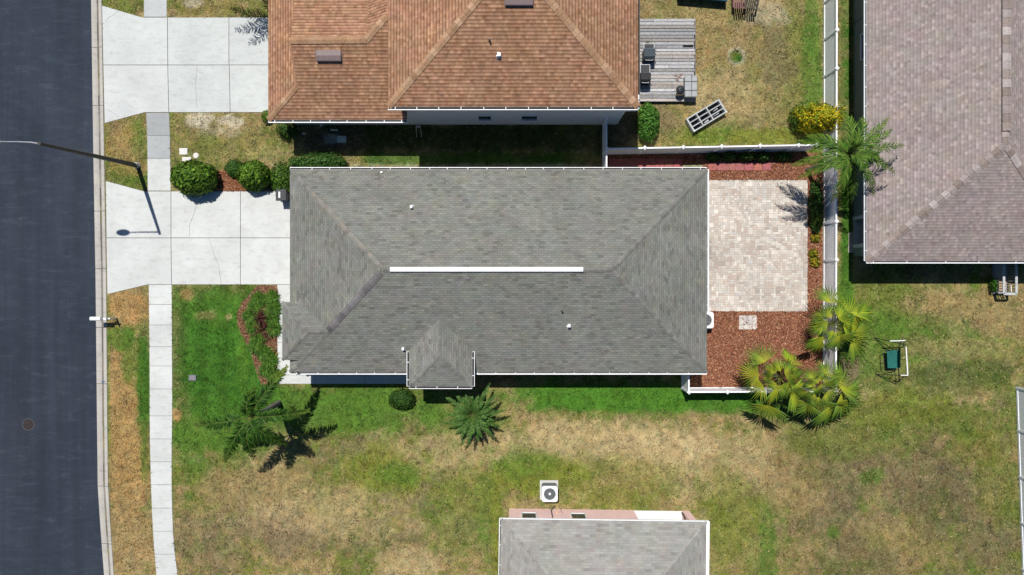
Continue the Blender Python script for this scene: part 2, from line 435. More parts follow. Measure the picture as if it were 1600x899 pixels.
# ------------------------------------------------------------------ turf colour
DRY = np.array((.252, .182, .094)); STRAW = np.array((.36, .27, .158)); OLIVE = np.array((.116, .136, .031))
GREEN = np.array((.068, .135, .020)); LUSH = np.array((.036, .108, .013)); SOIL = np.array((.155, .118, .078))
YGREEN = np.array((.135, .15, .026)); RUST = np.array((.31, .190, .085)); SAND = np.array((.42, .37, .31)); DARK = np.array((.032, .055, .012))
MUD = np.array((.085, .075, .05)); GREY = np.array((.30, .32, .34))
BL = [  # px, py, rx, ry, colour, strength, noise, squareness
    (520, 640, 260, 40, GREEN, .9, .5, 2), (1000, 622, 260, 27, np.array((.050, .140, .015)), .95, .35, 4), (560, 625, 90, 30, GREEN, .8, .5, 2),
    (720, 660, 110, 22, GREEN, .5, .7, 2), (700, 712, 110, 34, STRAW, .5, .8, 2), (940, 690, 200, 40, STRAW, .75, .6, 2), (1130, 720, 110, 55, STRAW, .6, .7, 2),
    (600, 738, 75, 42, YGREEN, .8, .8, 2), (620, 740, 40, 20, GREEN, .6, .6, 2), (640, 880, 60, 30, STRAW, .6, .7, 2), (560, 840, 110, 40, SOIL, .35, .8, 2),
    (470, 760, 60, 40, OLIVE, .5, .8, 2), (400, 760, 110, 40, DRY, .7, .6, 2), (330, 850, 80, 60, SOIL, .45, .8, 2), (440, 830, 60, 40, SOIL, .5, .8, 2), (520, 800, 120, 45, STRAW, .5, .7, 2),
    (760, 800, 25, 120, GREEN, .55, .7, 2), (750, 760, 60, 60, YGREEN, .45, .8, 2), (775, 820, 8, 110, YGREEN, .8, .4, 3), (715, 800, 30, 110, OLIVE, .5, .7, 2),
    (840, 738, 75, 36, YGREEN, .95, .5, 2), (820, 720, 60, 30, GREEN, .5, .6, 2), (960, 740, 110, 40, YGREEN, .4, .8, 2), (960, 782, 80, 22, YGREEN, .5, .7, 2), (1040, 700, 70, 25, STRAW, .6, .7, 2),
    (1160, 840, 60, 90, OLIVE, .55, .7, 2), (1145, 800, 45, 90, YGREEN, .45, .7, 2), (1200, 860, 16, 90, GREEN, .6, .5, 2), (1300, 820, 60, 50, SOIL, .55, .7, 2), (1230, 745, 40, 60, DRY, .6, .6, 2),
    (1400, 735, 150, 60, SOIL, .5, .8, 2), (1330, 690, 140, 36, OLIVE, .7, .7, 2), (1500, 660, 110, 36, OLIVE, .7, .6, 2), (1530, 700, 70, 30, YGREEN, .5, .7, 2), (1360, 745, 25, 14, GREEN, .7, .6, 2),
    (1300, 832, 14, 12, GREEN, .8, .6, 2), (1400, 850, 90, 50, DRY, .5, .7, 2), (1540, 845, 50, 50, SOIL, .5, .7, 2), (1470, 780, 60, 60, MUD, .35, .8, 2), (1560, 760, 40, 60, OLIVE, .6, .7, 2), (1340, 880, 80, 40, MUD, .35, .8, 2),
    (1440, 570, 170, 130, GREEN, .45, .7, 2), (1370, 470, 80, 60, OLIVE, .8, .6, 2), (1490, 478, 70, 34, DRY, .75, .7, 2), (1570, 505, 60, 26, DRY, .8, .7, 2), (1440, 490, 40, 25, DRY, .45, .8, 2),
    (1500, 585, 100, 26, DARK, .5, .6, 2), (1480, 545, 90, 20, DRY, .35, .8, 2), (1420, 640, 120, 30, YGREEN, .6, .7, 2), (1350, 540, 60, 60, GREEN, .5, .6, 2), (1326, 578, 20, 28, SOIL, .9, .5, 2), (1400, 505, 90, 20, GREEN, .55, .7, 2),
    (1323, 200, 11, 400, LUSH, .95, .2, 6), (1322, 480, 14, 90, GREEN, .7, .4, 2),
    (1150, 100, 200, 160, DRY, .45, .7, 3), (1268, 120, 18, 150, GREEN, .85, .5, 4), (1240, 80, 20, 120, OLIVE, .6, .7, 3), (1210, 90, 30, 60, SOIL, .5, .8, 2), (1195, 20, 40, 20, SAND, .35, .9, 2),
    (1150, 213, 130, 14, YGREEN, .9, .5, 4), (1110, 205, 60, 20, GREEN, .45, .7, 2), (1151, 88, 15.5, 15.0, SAND, .95, .10, 2), (1150, 88, 12.5, 12.0, DARK, .9, .10, 2), (1150, 88, 10, 9.5, OLIVE, .95, .12, 2), (1154, 92, 7, 7, LUSH, .9, .3, 2), (1120, 150, 70, 40, STRAW, .5, .8, 2), (1040, 190, 30, 30, SOIL, .4, .7, 2),
    (340, 210, 80, 46, DRY, .55, .6, 3), (310, 190, 26, 12, SAND, .85, .8, 2), (360, 191, 24, 10, SAND, .9, .8, 2), (345, 205, 40, 14, SAND, .35, .9, 2), (330, 225, 40, 20, OLIVE, .7, .7, 2), (400, 225, 40, 30, YGREEN, .35, .7, 2),
    (195, 225, 30, 50, RUST, .45, .8, 3), (215, 210, 12, 40, GREEN, .5, .7, 2), (190, 12, 30, 14, OLIVE, .7, .6, 2), (330, 10, 70, 18, YGREEN, .35, .7, 3), (300, 6, 16, 8, SAND, .7, .8, 2),
    (353, 545, 96, 108, LUSH, .97, .10, 10), (335, 668, 80, 36, GREEN, .9, .4, 2), (350, 640, 70, 20, LUSH, .6, .4, 2), (300, 690, 40, 20, GREEN, .9, .5, 2), (300, 720, 26, 40, GREEN, .7, .6, 2), (380, 690, 60, 25, GREEN, .75, .5, 2), (379, 545, 9, 70, np.array((.075, .165, .022)), .75, .35, 2), (293, 460, 12, 10, RUST, .8, .7, 2), (357, 496, 5, 5, STRAW, .9, .3, 2), (320, 493, 20, 7, DRY, .6, .9, 2), (276, 648, 9, 11, RUST, .95, .3, 2), (330, 480, 60, 30, GREEN, .4, .8, 2),
    (200, 690, 34, 240, RUST, .85, .5, 6), (200, 860, 40, 90, DRY, .7, .6, 4), (224, 590, 12, 95, LUSH, .95, .35, 5), (225, 690, 6, 60, GREEN, .7, .5, 3), (208, 560, 22, 46, GREEN, .75, .7, 2), (190, 528, 28, 20, GREEN, .85, .5, 2), (200, 480, 32, 26, RUST, .7, .6, 3), (168, 620, 3, 160, GREEN, .6, .6, 4),
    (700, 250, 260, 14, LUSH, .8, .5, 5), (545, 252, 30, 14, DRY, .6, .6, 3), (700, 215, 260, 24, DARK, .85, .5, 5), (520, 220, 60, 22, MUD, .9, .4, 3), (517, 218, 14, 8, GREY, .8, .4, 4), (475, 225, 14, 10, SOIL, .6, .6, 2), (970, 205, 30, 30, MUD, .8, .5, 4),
    (1300, 260, 16, 30, MUD, .6, .5, 2), (835, 259, 400, 2.5, SAND, .5, .5, 6),
]
def turf(x, y):
    """base colour of the turf at world x, y"""
    px = x / S + 800; py = 449.5 - y / S
    n1 = fbm(x, y, .22, 1); n2 = fbm(x, y, .9, 5); n3 = fbm(x, y, 3.2, 9, 3)
    w = np.clip((n1 * .40 + n2 * .35 + n3 * .42 - .465) * 4.2, 0, 1)[..., None]
    c = DRY * w + OLIVE * (1 - w)
    s2 = np.clip((fbm(x, y, .5, 21) - .55) * 5, 0, 1)[..., None]
    c = c * (1 - .5 * s2) + STRAW * .5 * s2
    s3 = np.clip((fbm(x, y, .7, 33) - .56) * 6, 0, 1)[..., None]
    c = c * (1 - .45 * s3) + GREEN * .45 * s3
    s4 = np.clip((fbm(x, y, .8, 43) - .57) * 6, 0, 1)[..., None]
    c = c * (1 - .5 * s4) + SOIL * .5 * s4
    na = fbm(x, y, .8, 61, 5); nb = fbm(x, y, 2.6, 71, 3)
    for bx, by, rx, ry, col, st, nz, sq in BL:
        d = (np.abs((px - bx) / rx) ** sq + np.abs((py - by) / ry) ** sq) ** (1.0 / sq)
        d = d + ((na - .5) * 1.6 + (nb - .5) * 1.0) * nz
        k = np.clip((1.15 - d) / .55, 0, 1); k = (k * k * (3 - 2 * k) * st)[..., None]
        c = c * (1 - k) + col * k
    c = c * (1 - .13 * (1 / (1 + np.exp(-(px - 1203 + 8 * (nb - .5)) / 3.0)) * (py > 630))[..., None])
    mow = np.clip((1.05 - np.maximum(np.abs(px - 352) / 90, np.abs(py - 550) / 110)) * 8, 0, 1)[..., None]
    c = c * (1 + mow * .13 * np.sin((px + 4 * na) / 5.2)[..., None])
    return c * np.array((1.0, 1.03, .92))

# ------------------------------------------------------------------ ground sheet
def axis(lo, hi, step, far):
    a = list(np.arange(lo, hi + 1e-6, step)); e = step
    v = hi
    while v < far: e *= 1.13; v += e; a.append(v)
    e = step; v = lo; pre = []
    while v > -far: e *= 1.13; v -= e; pre.append(v)
    return np.array(pre[::-1] + a)
gx = axis(-36, 36, .16, 700); gy = axis(-21, 21, .16, 700)
GX, GY = np.meshgrid(gx, gy)
gpx = GX / S + 800; gpy = 449.5 - GY / S
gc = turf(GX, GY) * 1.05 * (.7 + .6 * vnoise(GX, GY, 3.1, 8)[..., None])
gz = np.where(gpx < roadline(gpy) - 6, -.09, 0.0) + (fbm(GX, GY, 1.2, 3) - .5) * .012
V = np.stack([GX.ravel(), GY.ravel(), gz.ravel()], 1)
ny, nx = GX.shape
ii = (np.arange(ny - 1)[:, None] * nx + np.arange(nx - 1)[None, :]).ravel()
F = np.stack([ii, ii + 1, ii + 1 + nx, ii + nx], 1)
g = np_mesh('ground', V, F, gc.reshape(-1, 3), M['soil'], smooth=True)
props(g, kind='structure')

# road, kerb
ys = np.concatenate([[4000, 2000], np.linspace(1040, -80, 60), [-1200, -3200]])
mb = MB()
for a, b in zip(ys[:-1], ys[1:]):
    mb.poly([(X(-420), Y(a), -.045), (X(kin(a) + 1), Y(a), -.045), (X(kin(b) + 1), Y(b), -.045), (X(-420), Y(b), -.045)])
props(mb.build('road', M['asphalt']), kind='structure')
mb = MB()
prof = [(0, -.07), (0, -.038), (.28, -.034), (.48, -.05), (.60, -.045), (.72, .035), (.97, .05), (1.0, .03), (1.0, -.07)]
pcol = [(.9,) * 3, (1.05,) * 3, (1.0,) * 3, (.42, .39, .36), (.62, .6, .57), (1.05,) * 3, (1.02,) * 3, (.8,) * 3]
jy = [74, 165, 330, 420, 512, 600, 760, 850, -20, 930]
edge = sorted(set([-3200, -1200, 2000, 4000] + list(np.linspace(-80, 1040, 40)) + [j + d for j in jy for d in (-.45, .45)]))
for a, b in zip(edge[:-1], edge[1:]):
    joint = any(abs((a + b) / 2 - j) < .3 for j in jy)
    for k in range(len(prof) - 1):
        (t0, z0), (t1, z1) = prof[k], prof[k + 1]
        c = pcol[k] if not joint else (.28,) * 3
        if k == 3: kk = random.uniform(.55, 1.5); c = tuple(q_ * kk for q_ in c)
        q = lambda t, y, z: (X(kin(y) + (kout(y) - kin(y)) * t), Y(y), z)
        mb.poly([q(t0, b, z0), q(t0, a, z0), q(t1, a, z1), q(t1, b, z1)], c)
props(mb.build('kerb', M['kerb']), kind='structure')

# concrete slabs: every slab a little prism, a dark open joint between
def shrink(poly, d):
    cx = sum(p[0] for p in poly) / len(poly); cy = sum(p[1] for p in poly) / len(poly)
    out = []
    for x, y in poly:
        out.append((x + (d if x < cx else -d), y + (d if y < cy else -d)))
    return out
def slabs(name, polys, ztop=.03, d=.45, cols=None, cracks=(), mat='concrete', jag=0.0):
    mb = MB()
    for i, pl in enumerate(polys):
        pl = shrink(pl, d)
        out = [(X(x), Y(y)) for x, y in pl]
        ar = sum(out[k][0] * out[(k + 1) % len(out)][1] - out[(k + 1) % len(out)][0] * out[k][1] for k in range(len(out)))
        if ar < 0: out = out[::-1]
        t = random.uniform(.95, 1.03); c = cols[i] if cols else (t, t, t)
        mb.poly([(x_, y_, .010 + i * .0002) for x_, y_ in [(X(x), Y(y)) for x, y in polys[i]]] if ar > 0 else [(x_, y_, .010 + i * .0002) for x_, y_ in [(X(x), Y(y)) for x, y in polys[i]]][::-1], (.22, .21, .2))
        mb.prism(out, -.05, ztop + random.uniform(-.003, .003), c)
    for cr in cracks:
        pts = []
        for (x0, y0), (x1, y1) in zip(cr[:-1], cr[1:]):
            for k in range(6):
                t = k / 6; pts.append((x0 + (x1 - x0) * t + random.uniform(-.5, .5), y0 + (y1 - y0) * t + random.uniform(-.5, .5)))
        pts.append(cr[-1])
        for (x0, y0), (x1, y1) in zip(pts[:-1], pts[1:]):
            dx, dy = x1 - x0, y1 - y0; l = math.hypot(dx, dy) or 1; ox, oy = -dy / l * .22, dx / l * .22
            q = [(x0 + ox, y0 + oy), (x0 - ox, y0 - oy), (x1 - ox, y1 - oy), (x1 + ox, y1 + oy)]
            mb.poly([(X(a), Y(b), ztop + .0075) for a, b in q], (.5, .48, .45))
    return props(mb.build(name, M[mat]), kind='structure')
slabs('driveway_main', [
    [(165.5, 283), (226, 299), (267.5, 299), (267.5, 372), (166.5, 372)], [(166.5, 372), (267.5, 372), (268.3, 445), (232, 445), (168, 460)],
    [(267.5, 299), (376, 299), (376, 372), (267.5, 372)], [(267.5, 372), (376, 372), (376, 445), (268.3, 445)],
    [(376, 299), (478, 299), (478, 372), (376, 372)], [(376, 372), (478, 372), (478, 445), (376, 445)]],
    cracks=[[(309, 318), (303, 335), (297, 350), (296, 371)], [(327, 373), (334, 395), (342, 415), (346, 444)], [(398, 300), (408, 306)]])
slabs('driveway_north', [
    [(159.5, 9), (223, 27.5), (262, 27.5), (262.5, 102), (161.5, 102)], [(161.5, 102), (262.5, 102), (264, 176), (227, 176), (163.5, 193)],
    [(262, 27.5), (358, 27.5), (358, 102), (262.5, 102)], [(262.5, 102), (358.5, 102), (360, 176), (264, 176)],
    [(358, 27.5), (445, 27.5), (445, 102), (358, 102)], [(358.5, 102), (445, 102), (445, 176), (360, 176)]],
    cols=[(.95, .97, .97), (.95, .96, .97), (.93, .95, .95), (.92, .94, .94), (.9, .92, .93), (.93, .95, .95)],
    cracks=[[(164, 34), (175, 25), (186, 17)], [(166, 170), (186, 183)], [(308, 103), (306, 135), (308, 170)]])
jy2 = [445, 476, 508, 542, 572, 608, 650, 686, 721.5, 757.5, 794, 830, 866, 902, 960, 1030]
sl = []
for a, b in zip(jy2[:-1], jy2[1:]):
    l = lambda y: float(np.interp(y, SW_Y, SW_L)); r_ = lambda y: float(np.interp(y, SW_Y, SW_R))
    sl.append([(l(a), a), (r_(a), a), (r_(b), b), (l(b), b)])
slabs('sidewalk_south', sl, .028, .3)
slabs('sidewalk_north', [[(225, -80), (261, -80), (261, -12), (225, -12)], [(225, -12), (261, -12), (261, 27), (225, 27)],
                         [(228.5, 176.5), (264.5, 176.5), (266, 212), (230, 212)], [(230, 212), (266, 212), (266.5, 248), (230.5, 248)], [(230.5, 248), (266.5, 248), (267.3, 298.5), (231, 298.5)]],
      .028, .3, [(.8, .82, .84), (.82, .83, .85), (.60, .615, .64), (.66, .68, .705), (1, 1, 1)])
slabs('front_walk', [[(433, 445), (478, 445), (478, 535), (433, 535)], [(433, 535), (478, 535), (478, 586), (433, 586)], [(433, 586), (492, 586), (492, 600), (433, 600)],
                     [(492, 586), (570, 586), (570, 600), (492, 600)], [(570, 586), (650, 586), (650, 600), (570, 600)], [(650, 586), (735, 586), (735, 604), (650, 604)]], .03, .3)

# pavers: mixed square and oblong stones
def pavers(name, x0, x1, y0, y1, cell, cols, seed, z=.03, ragged=0):
    r = random.Random(seed); nx_ = int(round((x1 - x0) / cell)); ny_ = int(round((y1 - y0) / cell))
    used = [[False] * nx_ for _ in range(ny_)]; mb = MB(); cx = (x1 - x0) / nx_; cy = (y1 - y0) / ny_
    mb.poly([(x0, y0, z - .012), (x1, y0, z - .012), (x1, y1, z - .012), (x0, y1, z - .012)], (.34, .31, .28))
    for j in range(ny_):
        for i in range(nx_):
            if used[j][i]: continue
            w, h = r.choice([(1, 1), (1, 1), (2, 1), (1, 2), (2, 2), (2, 1)])
            while w > 1 and (i + w > nx_ or any(used[j][i + k] for k in range(w))): w -= 1
            while h > 1 and j + h > ny_: h -= 1
            for b in range(h):
                for a in range(w): used[j + b][i + a] = True
            ax, ay = x0 + i * cx, y0 + j * cy; g_ = .005
            n = float(fbm(np.array(ax), np.array(ay), .45, 13, 3)); t = r.random() * .75 + n * .25
            c = np.array(cols[min(int(t * len(cols)), len(cols) - 1)]) * r.uniform(.88, 1.1) * (.78 + .4 * n)
            mb.box(ax + g_, ax + w * cx - g_, ay + g_, ay + h * cy - g_, z - .02, z + r.uniform(-.002, .003), tuple(c), bev=.006)
    return props(mb.build(name, M['paver']), kind='structure')
PCOL = [(.36, .33, .30), (.42, .355, .305), (.46, .41, .355), (.46, .425, .385), (.49, .45, .40), (.55, .51, .455), (.43, .42, .40)]
pavers('patio', X(1090), X(1262), Y(487), Y(281), .15, PCOL, 3)

# mulch beds: a sheet with many loose chips
def mulch(name, poly, n, seed, z=.02, tint=(1, 1, 1)):
    r = np.random.default_rng(seed)
    pts = [(X(a), Y(b)) for a, b in poly]
    xs = [p[0] for p in pts]; ys_ = [p[1] for p in pts]
    P_ = np.zeros((0, 2))
    while len(P_) < n:
        q = np.stack([r.uniform(min(xs), max(xs), n), r.uniform(min(ys_), max(ys_), n)], 1)
        P_ = np.vstack([P_, q[inpoly(q[:, 0], q[:, 1], pts)]])
    P_ = P_[:n]
    a = r.uniform(0, math.pi, n); L = r.uniform(.03, .085, n); W = r.uniform(.012, .03, n)
    tilt = r.normal(0, .5, n); tw = r.normal(0, .5, n)
    d = np.stack([np.cos(a), np.sin(a), np.tan(np.clip(tilt, -1, 1)) * .7], 1) * L[:, None]
    s_ = np.stack([-np.sin(a), np.cos(a), np.tan(np.clip(tw, -1, 1)) * .8], 1) * W[:, None]
    c = np.stack([P_[:, 0], P_[:, 1], z + r.uniform(.012, .05, n)], 1)
    Vv = np.stack([c - d - s_, c + d - s_, c + d + s_, c - d + s_], 1).reshape(-1, 3)
    Ff = np.arange(4 * n).reshape(-1, 4)
    pal = np.array([(.24, .092, .052), (.17, .062, .036), (.33, .15, .085), (.10, .042, .028), (.42, .25, .15), (.22, .115, .075)])
    cc = pal[r.choice(6, n, p=[.28, .21, .2, .11, .1, .1])] * r.uniform(.7, 1.3, (n, 1)) * np.array(tint)
    # base sheet
    mbv = np.array([(p[0], p[1], z) for p in pts])
    o = np_mesh(name, Vv, Ff, np.repeat(cc, 4, 0), M['chips'])
    bm = MB(); bm.poly([tuple(p) for p in mbv] if sum(pts[k][0] * pts[(k + 1) % len(pts)][1] - pts[(k + 1) % len(pts)][0] * pts[k][1] for k in range(len(pts))) > 0 else [tuple(p) for p in mbv[::-1]], (.10 * tint[0], .04 * tint[1], .025 * tint[2]))
    b = bm.build('mulch_base', M['chips']); props(b, kind='structure')
    return props(o, kind='stuff')
mulch('mulch_chips', BED_BACK, 60000, 1)
mulch('mulch_chips', BED_FRONT, 14000, 2, tint=(.8, .95, .95))
mulch('mulch_chips', BED_DRIVE, 7000, 3, tint=(1.1, 1.1, 1.0))

# ------------------------------------------------------------------ turf blades
def turf_blades(n):
    r = np.random.default_rng(11)
    x = r.uniform(-31, 34.5, n); y = r.uniform(-19.6, 19.6, n)
    px = x / S + 800; py = 449.5 - y / S
    jg = (vnoise(x, y, 5.0, 2) - .5) * 3.0
    ok = px > roadline(py) + .4 + jg * .4
    for pl in (DRIVE_N, DRIVE_M, WALK_N, WALK_MID, FRONTWALK, PATIO, DECK, BED_BACK):
        ok &= ~inpoly(px + jg * .35, py + jg * .35, pl)
    wid_ = np.where(py > 690, 1.5, .55)
    ok &= ~inpoly(px + jg * wid_, py + jg * .3, WALK_S)
    ok &= ~inpoly(px + jg, py + jg, BED_FRONT)
    ok &= ~inpoly(px + jg * 1.5, py + jg * 1.5, BED_DRIVE)
    for x0, x1, y0, y1 in ((490, 1075, 280, 578), (645, 962, -200, 194), (452, 645, -200, 197), (1334, 1700, -200, 401), (796, 1076, 797, 1000), (470, 640, 560, 603), (845, 874, 755, 789)):
        ok &= ~((px > x0) & (px < x1) & (py > y0) & (py < y1))
    x = x[ok]; y = y[ok]; px = px[ok]; py = py[ok]; n = len(x)
    c = turf(x, y)
    # bare soil keeps few blades
    a = r.uniform(0, 2 * math.pi, n); L = r.uniform(.07, .20, n); W = r.uniform(.012, .030, n)
    h = r.uniform(.008, .05, n)
    d = np.stack([np.cos(a) * L, np.sin(a) * L, h], 1); s_ = np.stack([-np.sin(a) * W, np.cos(a) * W, r.uniform(-.012, .012, n)], 1)
    on = inpoly(px, py, WALK_S) | inpoly(px, py, WALK_MID) | inpoly(px, py, DRIVE_N) | inpoly(px, py, DRIVE_M)
    b = np.stack([x, y, np.where(on, .032, .004)], 1)
    Vv = np.stack([b - s_, b + s_, b + d], 1).reshape(-1, 3)
    cl = vnoise(x, y, 3.3, 17); cl2 = vnoise(x, y, 7.5, 27); cl3 = fbm(x, y, 1.3, 37, 3)
    cl4 = vnoise(x, y, 13.0, 77)
    br = (np.clip(-.10 + .70 * cl + .85 * cl2 + .75 * cl4, .16, 2.2) * (.60 + .80 * cl3) * r.uniform(.55, 1.45, n))[:, None]
    hue = (r.normal(0, .06, n) + (vnoise(x, y, 2.6, 47) - .5) * .34 + (vnoise(x, y, 6.0, 57) - .5) * .22)[:, None]
    c = c * br * np.concatenate([1 + hue, np.ones((n, 1)), 1 - hue * .5], 1)
    straw = (r.random(n) < .03 + .22 * np.clip(vnoise(x, y, 4.2, 67) - .55, 0, 1))[:, None]; grn = c[:, 1:2] > c[:, 0:1] * 1.6
    c = np.where(straw & ~grn, STRAW * 1.25 * r.uniform(.7, 1.2, (n, 1)), c)
    dk = (r.random(n) < .30 * np.clip(.5 - cl2, 0, 1))[:, None]
    c = np.where(dk, c * .45, c)
    o = np_mesh('lawn_grass', Vv, np.arange(3 * n).reshape(-1, 3), np.repeat(np.clip(c, .004, .7), 3, 0), M['blade'])
    props(o, kind='stuff')
turf_blades(480000)

# ------------------------------------------------------------------ house parts
def roof_face(mb, pts, updir, mi=0, col=(1, 1, 1), shift=0.0):
    """polygon with UV: u along the course, v up the slope"""
    pts = [Vector(p) for p in pts]
    n = Vector((0, 0, 0))
    for i in range(1, len(pts) - 1): n += (pts[i] - pts[0]).cross(pts[i + 1] - pts[0])
    if n.z < 0: pts = pts[::-1]; n = -n
    n.normalize()
    up = Vector(updir); up = (up - n * up.dot(n)).normalized(); al = up.cross(n).normalized()
    uv = [(p.dot(al) + 200 + shift, p.dot(up) + 200) for p in pts]
    mb.poly(pts, col, uv, mi)
def fascia(mb, pts, h=.18):
    for a, b in zip(pts, pts[1:] + pts[:1]):
        mb.poly([(a[0], a[1], a[2] - h), (b[0], b[1], b[2] - h), (b[0], b[1], b[2] - .002), (a[0], a[1], a[2] - .002)])
    mb.poly([(p[0], p[1], p[2] - h) for p in pts[::-1]])
def caps(mb, p, q, drop, cols, w=.30, seg=.30, lift=.03, seed=0):
    """overlapping ridge cap shingles along a hip or ridge"""
    r = random.Random(seed); p = Vector(p); q = Vector(q); d = q - p; n = max(1, int(d.length / seg)); d /= n
    hd = Vector((d.x, d.y, 0)).normalized(); sdv = Vector((hd.y, -hd.x, 0))
    for i in range(n):
        a = p + d * i; b = p + d * (i + 1.08); c = r.choice(cols); k = r.uniform(.85, 1.15); c = tuple(v * k for v in c)
        l0 = Vector((0, 0, lift + .012)); l1 = Vector((0, 0, lift - .008))
        e0 = sdv * w / 2 + Vector((0, 0, -drop * w / 2)); e1 = -sdv * w / 2 + Vector((0, 0, -drop * w / 2))
        mb.poly([a + l0, b + l1, b + l1 + e0, a + l0 + e0][::-1], c); mb.poly([a + l0, a + l0 + e1, b + l1 + e1, b + l1][::-1], c)
        mb.poly([a + l0 + e1, a + l0, a + l0 + e0, a + e0 - Vector((0, 0, .03)), a + e1 - Vector((0, 0, .03))], tuple(v * .8 for v in c))
def gutter(name, p, q, outward, parent, mat='white', w=.13, hang=1.2, lip=.022, seed=0, inner='gutter_in'):
    """open eave trough from p to q, with hanger straps across"""
    mb = MB(); p = Vector(p); q = Vector(q); o = Vector(outward).normalized(); d = (q - p).normalized(); L = (q - p).length
    dn = Vector((0, 0, -.11)); up = Vector((0, 0, 0))
    def bar(a0, a1, z0, z1, s0=0.0, s1=L, mi=0):
        f = lambda s, a, z: p + d * s + o * a + Vector((0, 0, z))
        lo = [f(s0, a0, z0), f(s1, a0, z0), f(s1, a1, z0), f(s0, a1, z0)]; hi = [f(s0, a0, z1), f(s1, a0, z1), f(s1, a1, z1), f(s0, a1, z1)]
        if d.cross(o).z < 0: lo = lo[::-1]; hi = hi[::-1]
        mb.hexa(lo, hi, mi=mi)
    bar(.012, w, -.125, -.112); bar(.012, .018, -.11, -.035); bar(w - lip, w + .012, -.13, -.012)
    bar(.02, w - lip - .003, -.111, -.075, .02, L - .02, 1)
    bar(.012, w + .012, -.125, -.014, -.004, .012); bar(.012, w + .012, -.125, -.014, L - .012, L + .004)
    r = random.Random(seed); s_ = .4
    while s_ < L - .3:
        bar(.006, w - lip, -.03, -.017, s_ - .018, s_ + .018); s_ += hang * r.uniform(.9, 1.1)
    return mb.build(name, [M[mat], M[inner]], parent)
def windows(parent, centre, along, out, w, h, frame='white', sill=True, mullion=True):
    """frame > pane, set on a wall: centre on the wall plane"""
    c = Vector(centre); a = Vector(along).normalized(); o = Vector(out).normalized(); u = Vector((0, 0, 1))
    mb = MB()
    def bx(m, x0, x1, z0, z1, d0, d1):
        f = lambda x, z, dd: c + a * x + u * z + o * dd
        lo = [f(x0, z0, d0), f(x1, z0, d0), f(x1, z0, d1), f(x0, z0, d1)]; hi = [f(x0, z1, d0), f(x1, z1, d0), f(x1, z1, d1), f(x0, z1, d1)]
        if a.cross(o).z < 0: lo = lo[::-1]; hi = hi[::-1]
        m.hexa(lo, hi)
    t = .07
    bx(mb, -w / 2, w / 2, h / 2 - t, h / 2, -.03, .05); bx(mb, -w / 2, w / 2, -h / 2, -h / 2 + t, -.03, .05 + (.05 if sill else 0))
    bx(mb, -w / 2, -w / 2 + t, -h / 2 + t, h / 2 - t, -.03, .05); bx(mb, w / 2 - t, w / 2, -h / 2 + t, h / 2 - t, -.03, .05)
    if mullion: bx(mb, -w / 2 + t, w / 2 - t, -.025, .025, -.02, .035)
    fr = mb.build('window', M[frame], parent)
    g_ = MB(); bx(g_, -w / 2 + t, w / 2 - t, -h / 2 + t, h / 2 - t, -.02, .012)
    g_.build('pane', M['glass'], fr)
    return fr
def pipe_vent(parent, name, p, r, h, mat, hood=False):
    mb = MB(); p = Vector(p)
    if hood:
        mb.box(p.x - r, p.x + r, p.y - r * 1.2, p.y + r * 1.2, p.z - .1, p.z + h, bev=.03)
    else:
        mb.tube([p - Vector((0, 0, .1)), p + Vector((0, 0, h))], r, 10)
    mb.lathe(p + Vector((0, 0, -.02)), [(r * 2.0, -.02), (r * 1.9, .0), (r * 1.2, .04)], 12)
    return mb.build(name, M[mat], parent)
def turned(root, deg, about):
    """turn a whole house a touch about a point on its plan"""
    a = R(deg); p = Vector(about); p.z = 0; l = Vector(root.location)
    root.rotation_euler.z = a
    root.location = p + Matrix.Rotation(a, 3, 'Z') @ (l - p)

PT = .417
# ---------------------------------------------------------------- the grey-roofed house in the middle
zE = 2.9
xW, xE = X(453, zE), X(1104.5, zE); yN, yS = Y(265, zE), Y(582, zE)
house = thing('house', 'long single-storey house under the large grey shingle hip roof with a white ridge vent', 'house', ((xW + xE) / 2, (yN + yS) / 2, 0))
half = (yN - yS) / 2; ym = (yN + yS) / 2; zR = zE + half * PT
NW, NE, SE, SW = Vector((xW, yN, zE)), Vector((xE, yN, zE)), Vector((xE, yS, zE)), Vector((xW, yS, zE))
RW, RE = Vector((xW + half, ym, zR)), Vector((xE - half, ym, zR))
rm = MB()
roof_face(rm, [SW, SE, RE, RW], (0, 1, 0)); roof_face(rm, [NE, NW, RW, RE], (0, -1, 0), shift=3.3)
roof_face(rm, [NW, SW, RW], (1, 0, 0)); roof_face(rm, [SE, NE, RE], (-1, 0, 0), shift=1.7)
roof = rm.build('roof', M['shingle_grey'], house)
fm = MB(); fascia(fm, [SW, SE, NE, NW]); fm.build('fascia', M['white'], house)
GC = [(.17, .168, .155), (.20, .195, .18), (.155, .155, .145)]
GT = [(.205, .195, .172), (.225, .205, .175), (.185, .18, .163), (.21, .20, .178)]
GD = [(.105, .098, .105), (.135, .125, .13), (.155, .145, .148)]
cm = MB()
caps(cm, NW + (RW - NW) * .02, NW + (RW - NW) * .25, PT * .707, GC, seed=1, w=.24)
caps(cm, NW + (RW - NW) * .25, RW - (RW - NW) * .02, PT * .707, GT, seed=1, w=.25, lift=.02)
caps(cm, SW + (RW - SW) * .42, RW - (RW - SW) * .03, PT * .707, GD, seed=2, w=.40)
caps(cm, SW, SW + (RW - SW) * .42, PT * .707, GC, seed=2, w=.24, lift=.02)
caps(cm, NE, RE, PT * .707, GC, seed=3, w=.26); caps(cm, SE, RE, PT * .707, GC, seed=4, w=.24, lift=.02)
caps(cm, RW, RE, PT, GC, seed=5, w=.26)
cm.build('ridge_cap', M['cap'], roof)
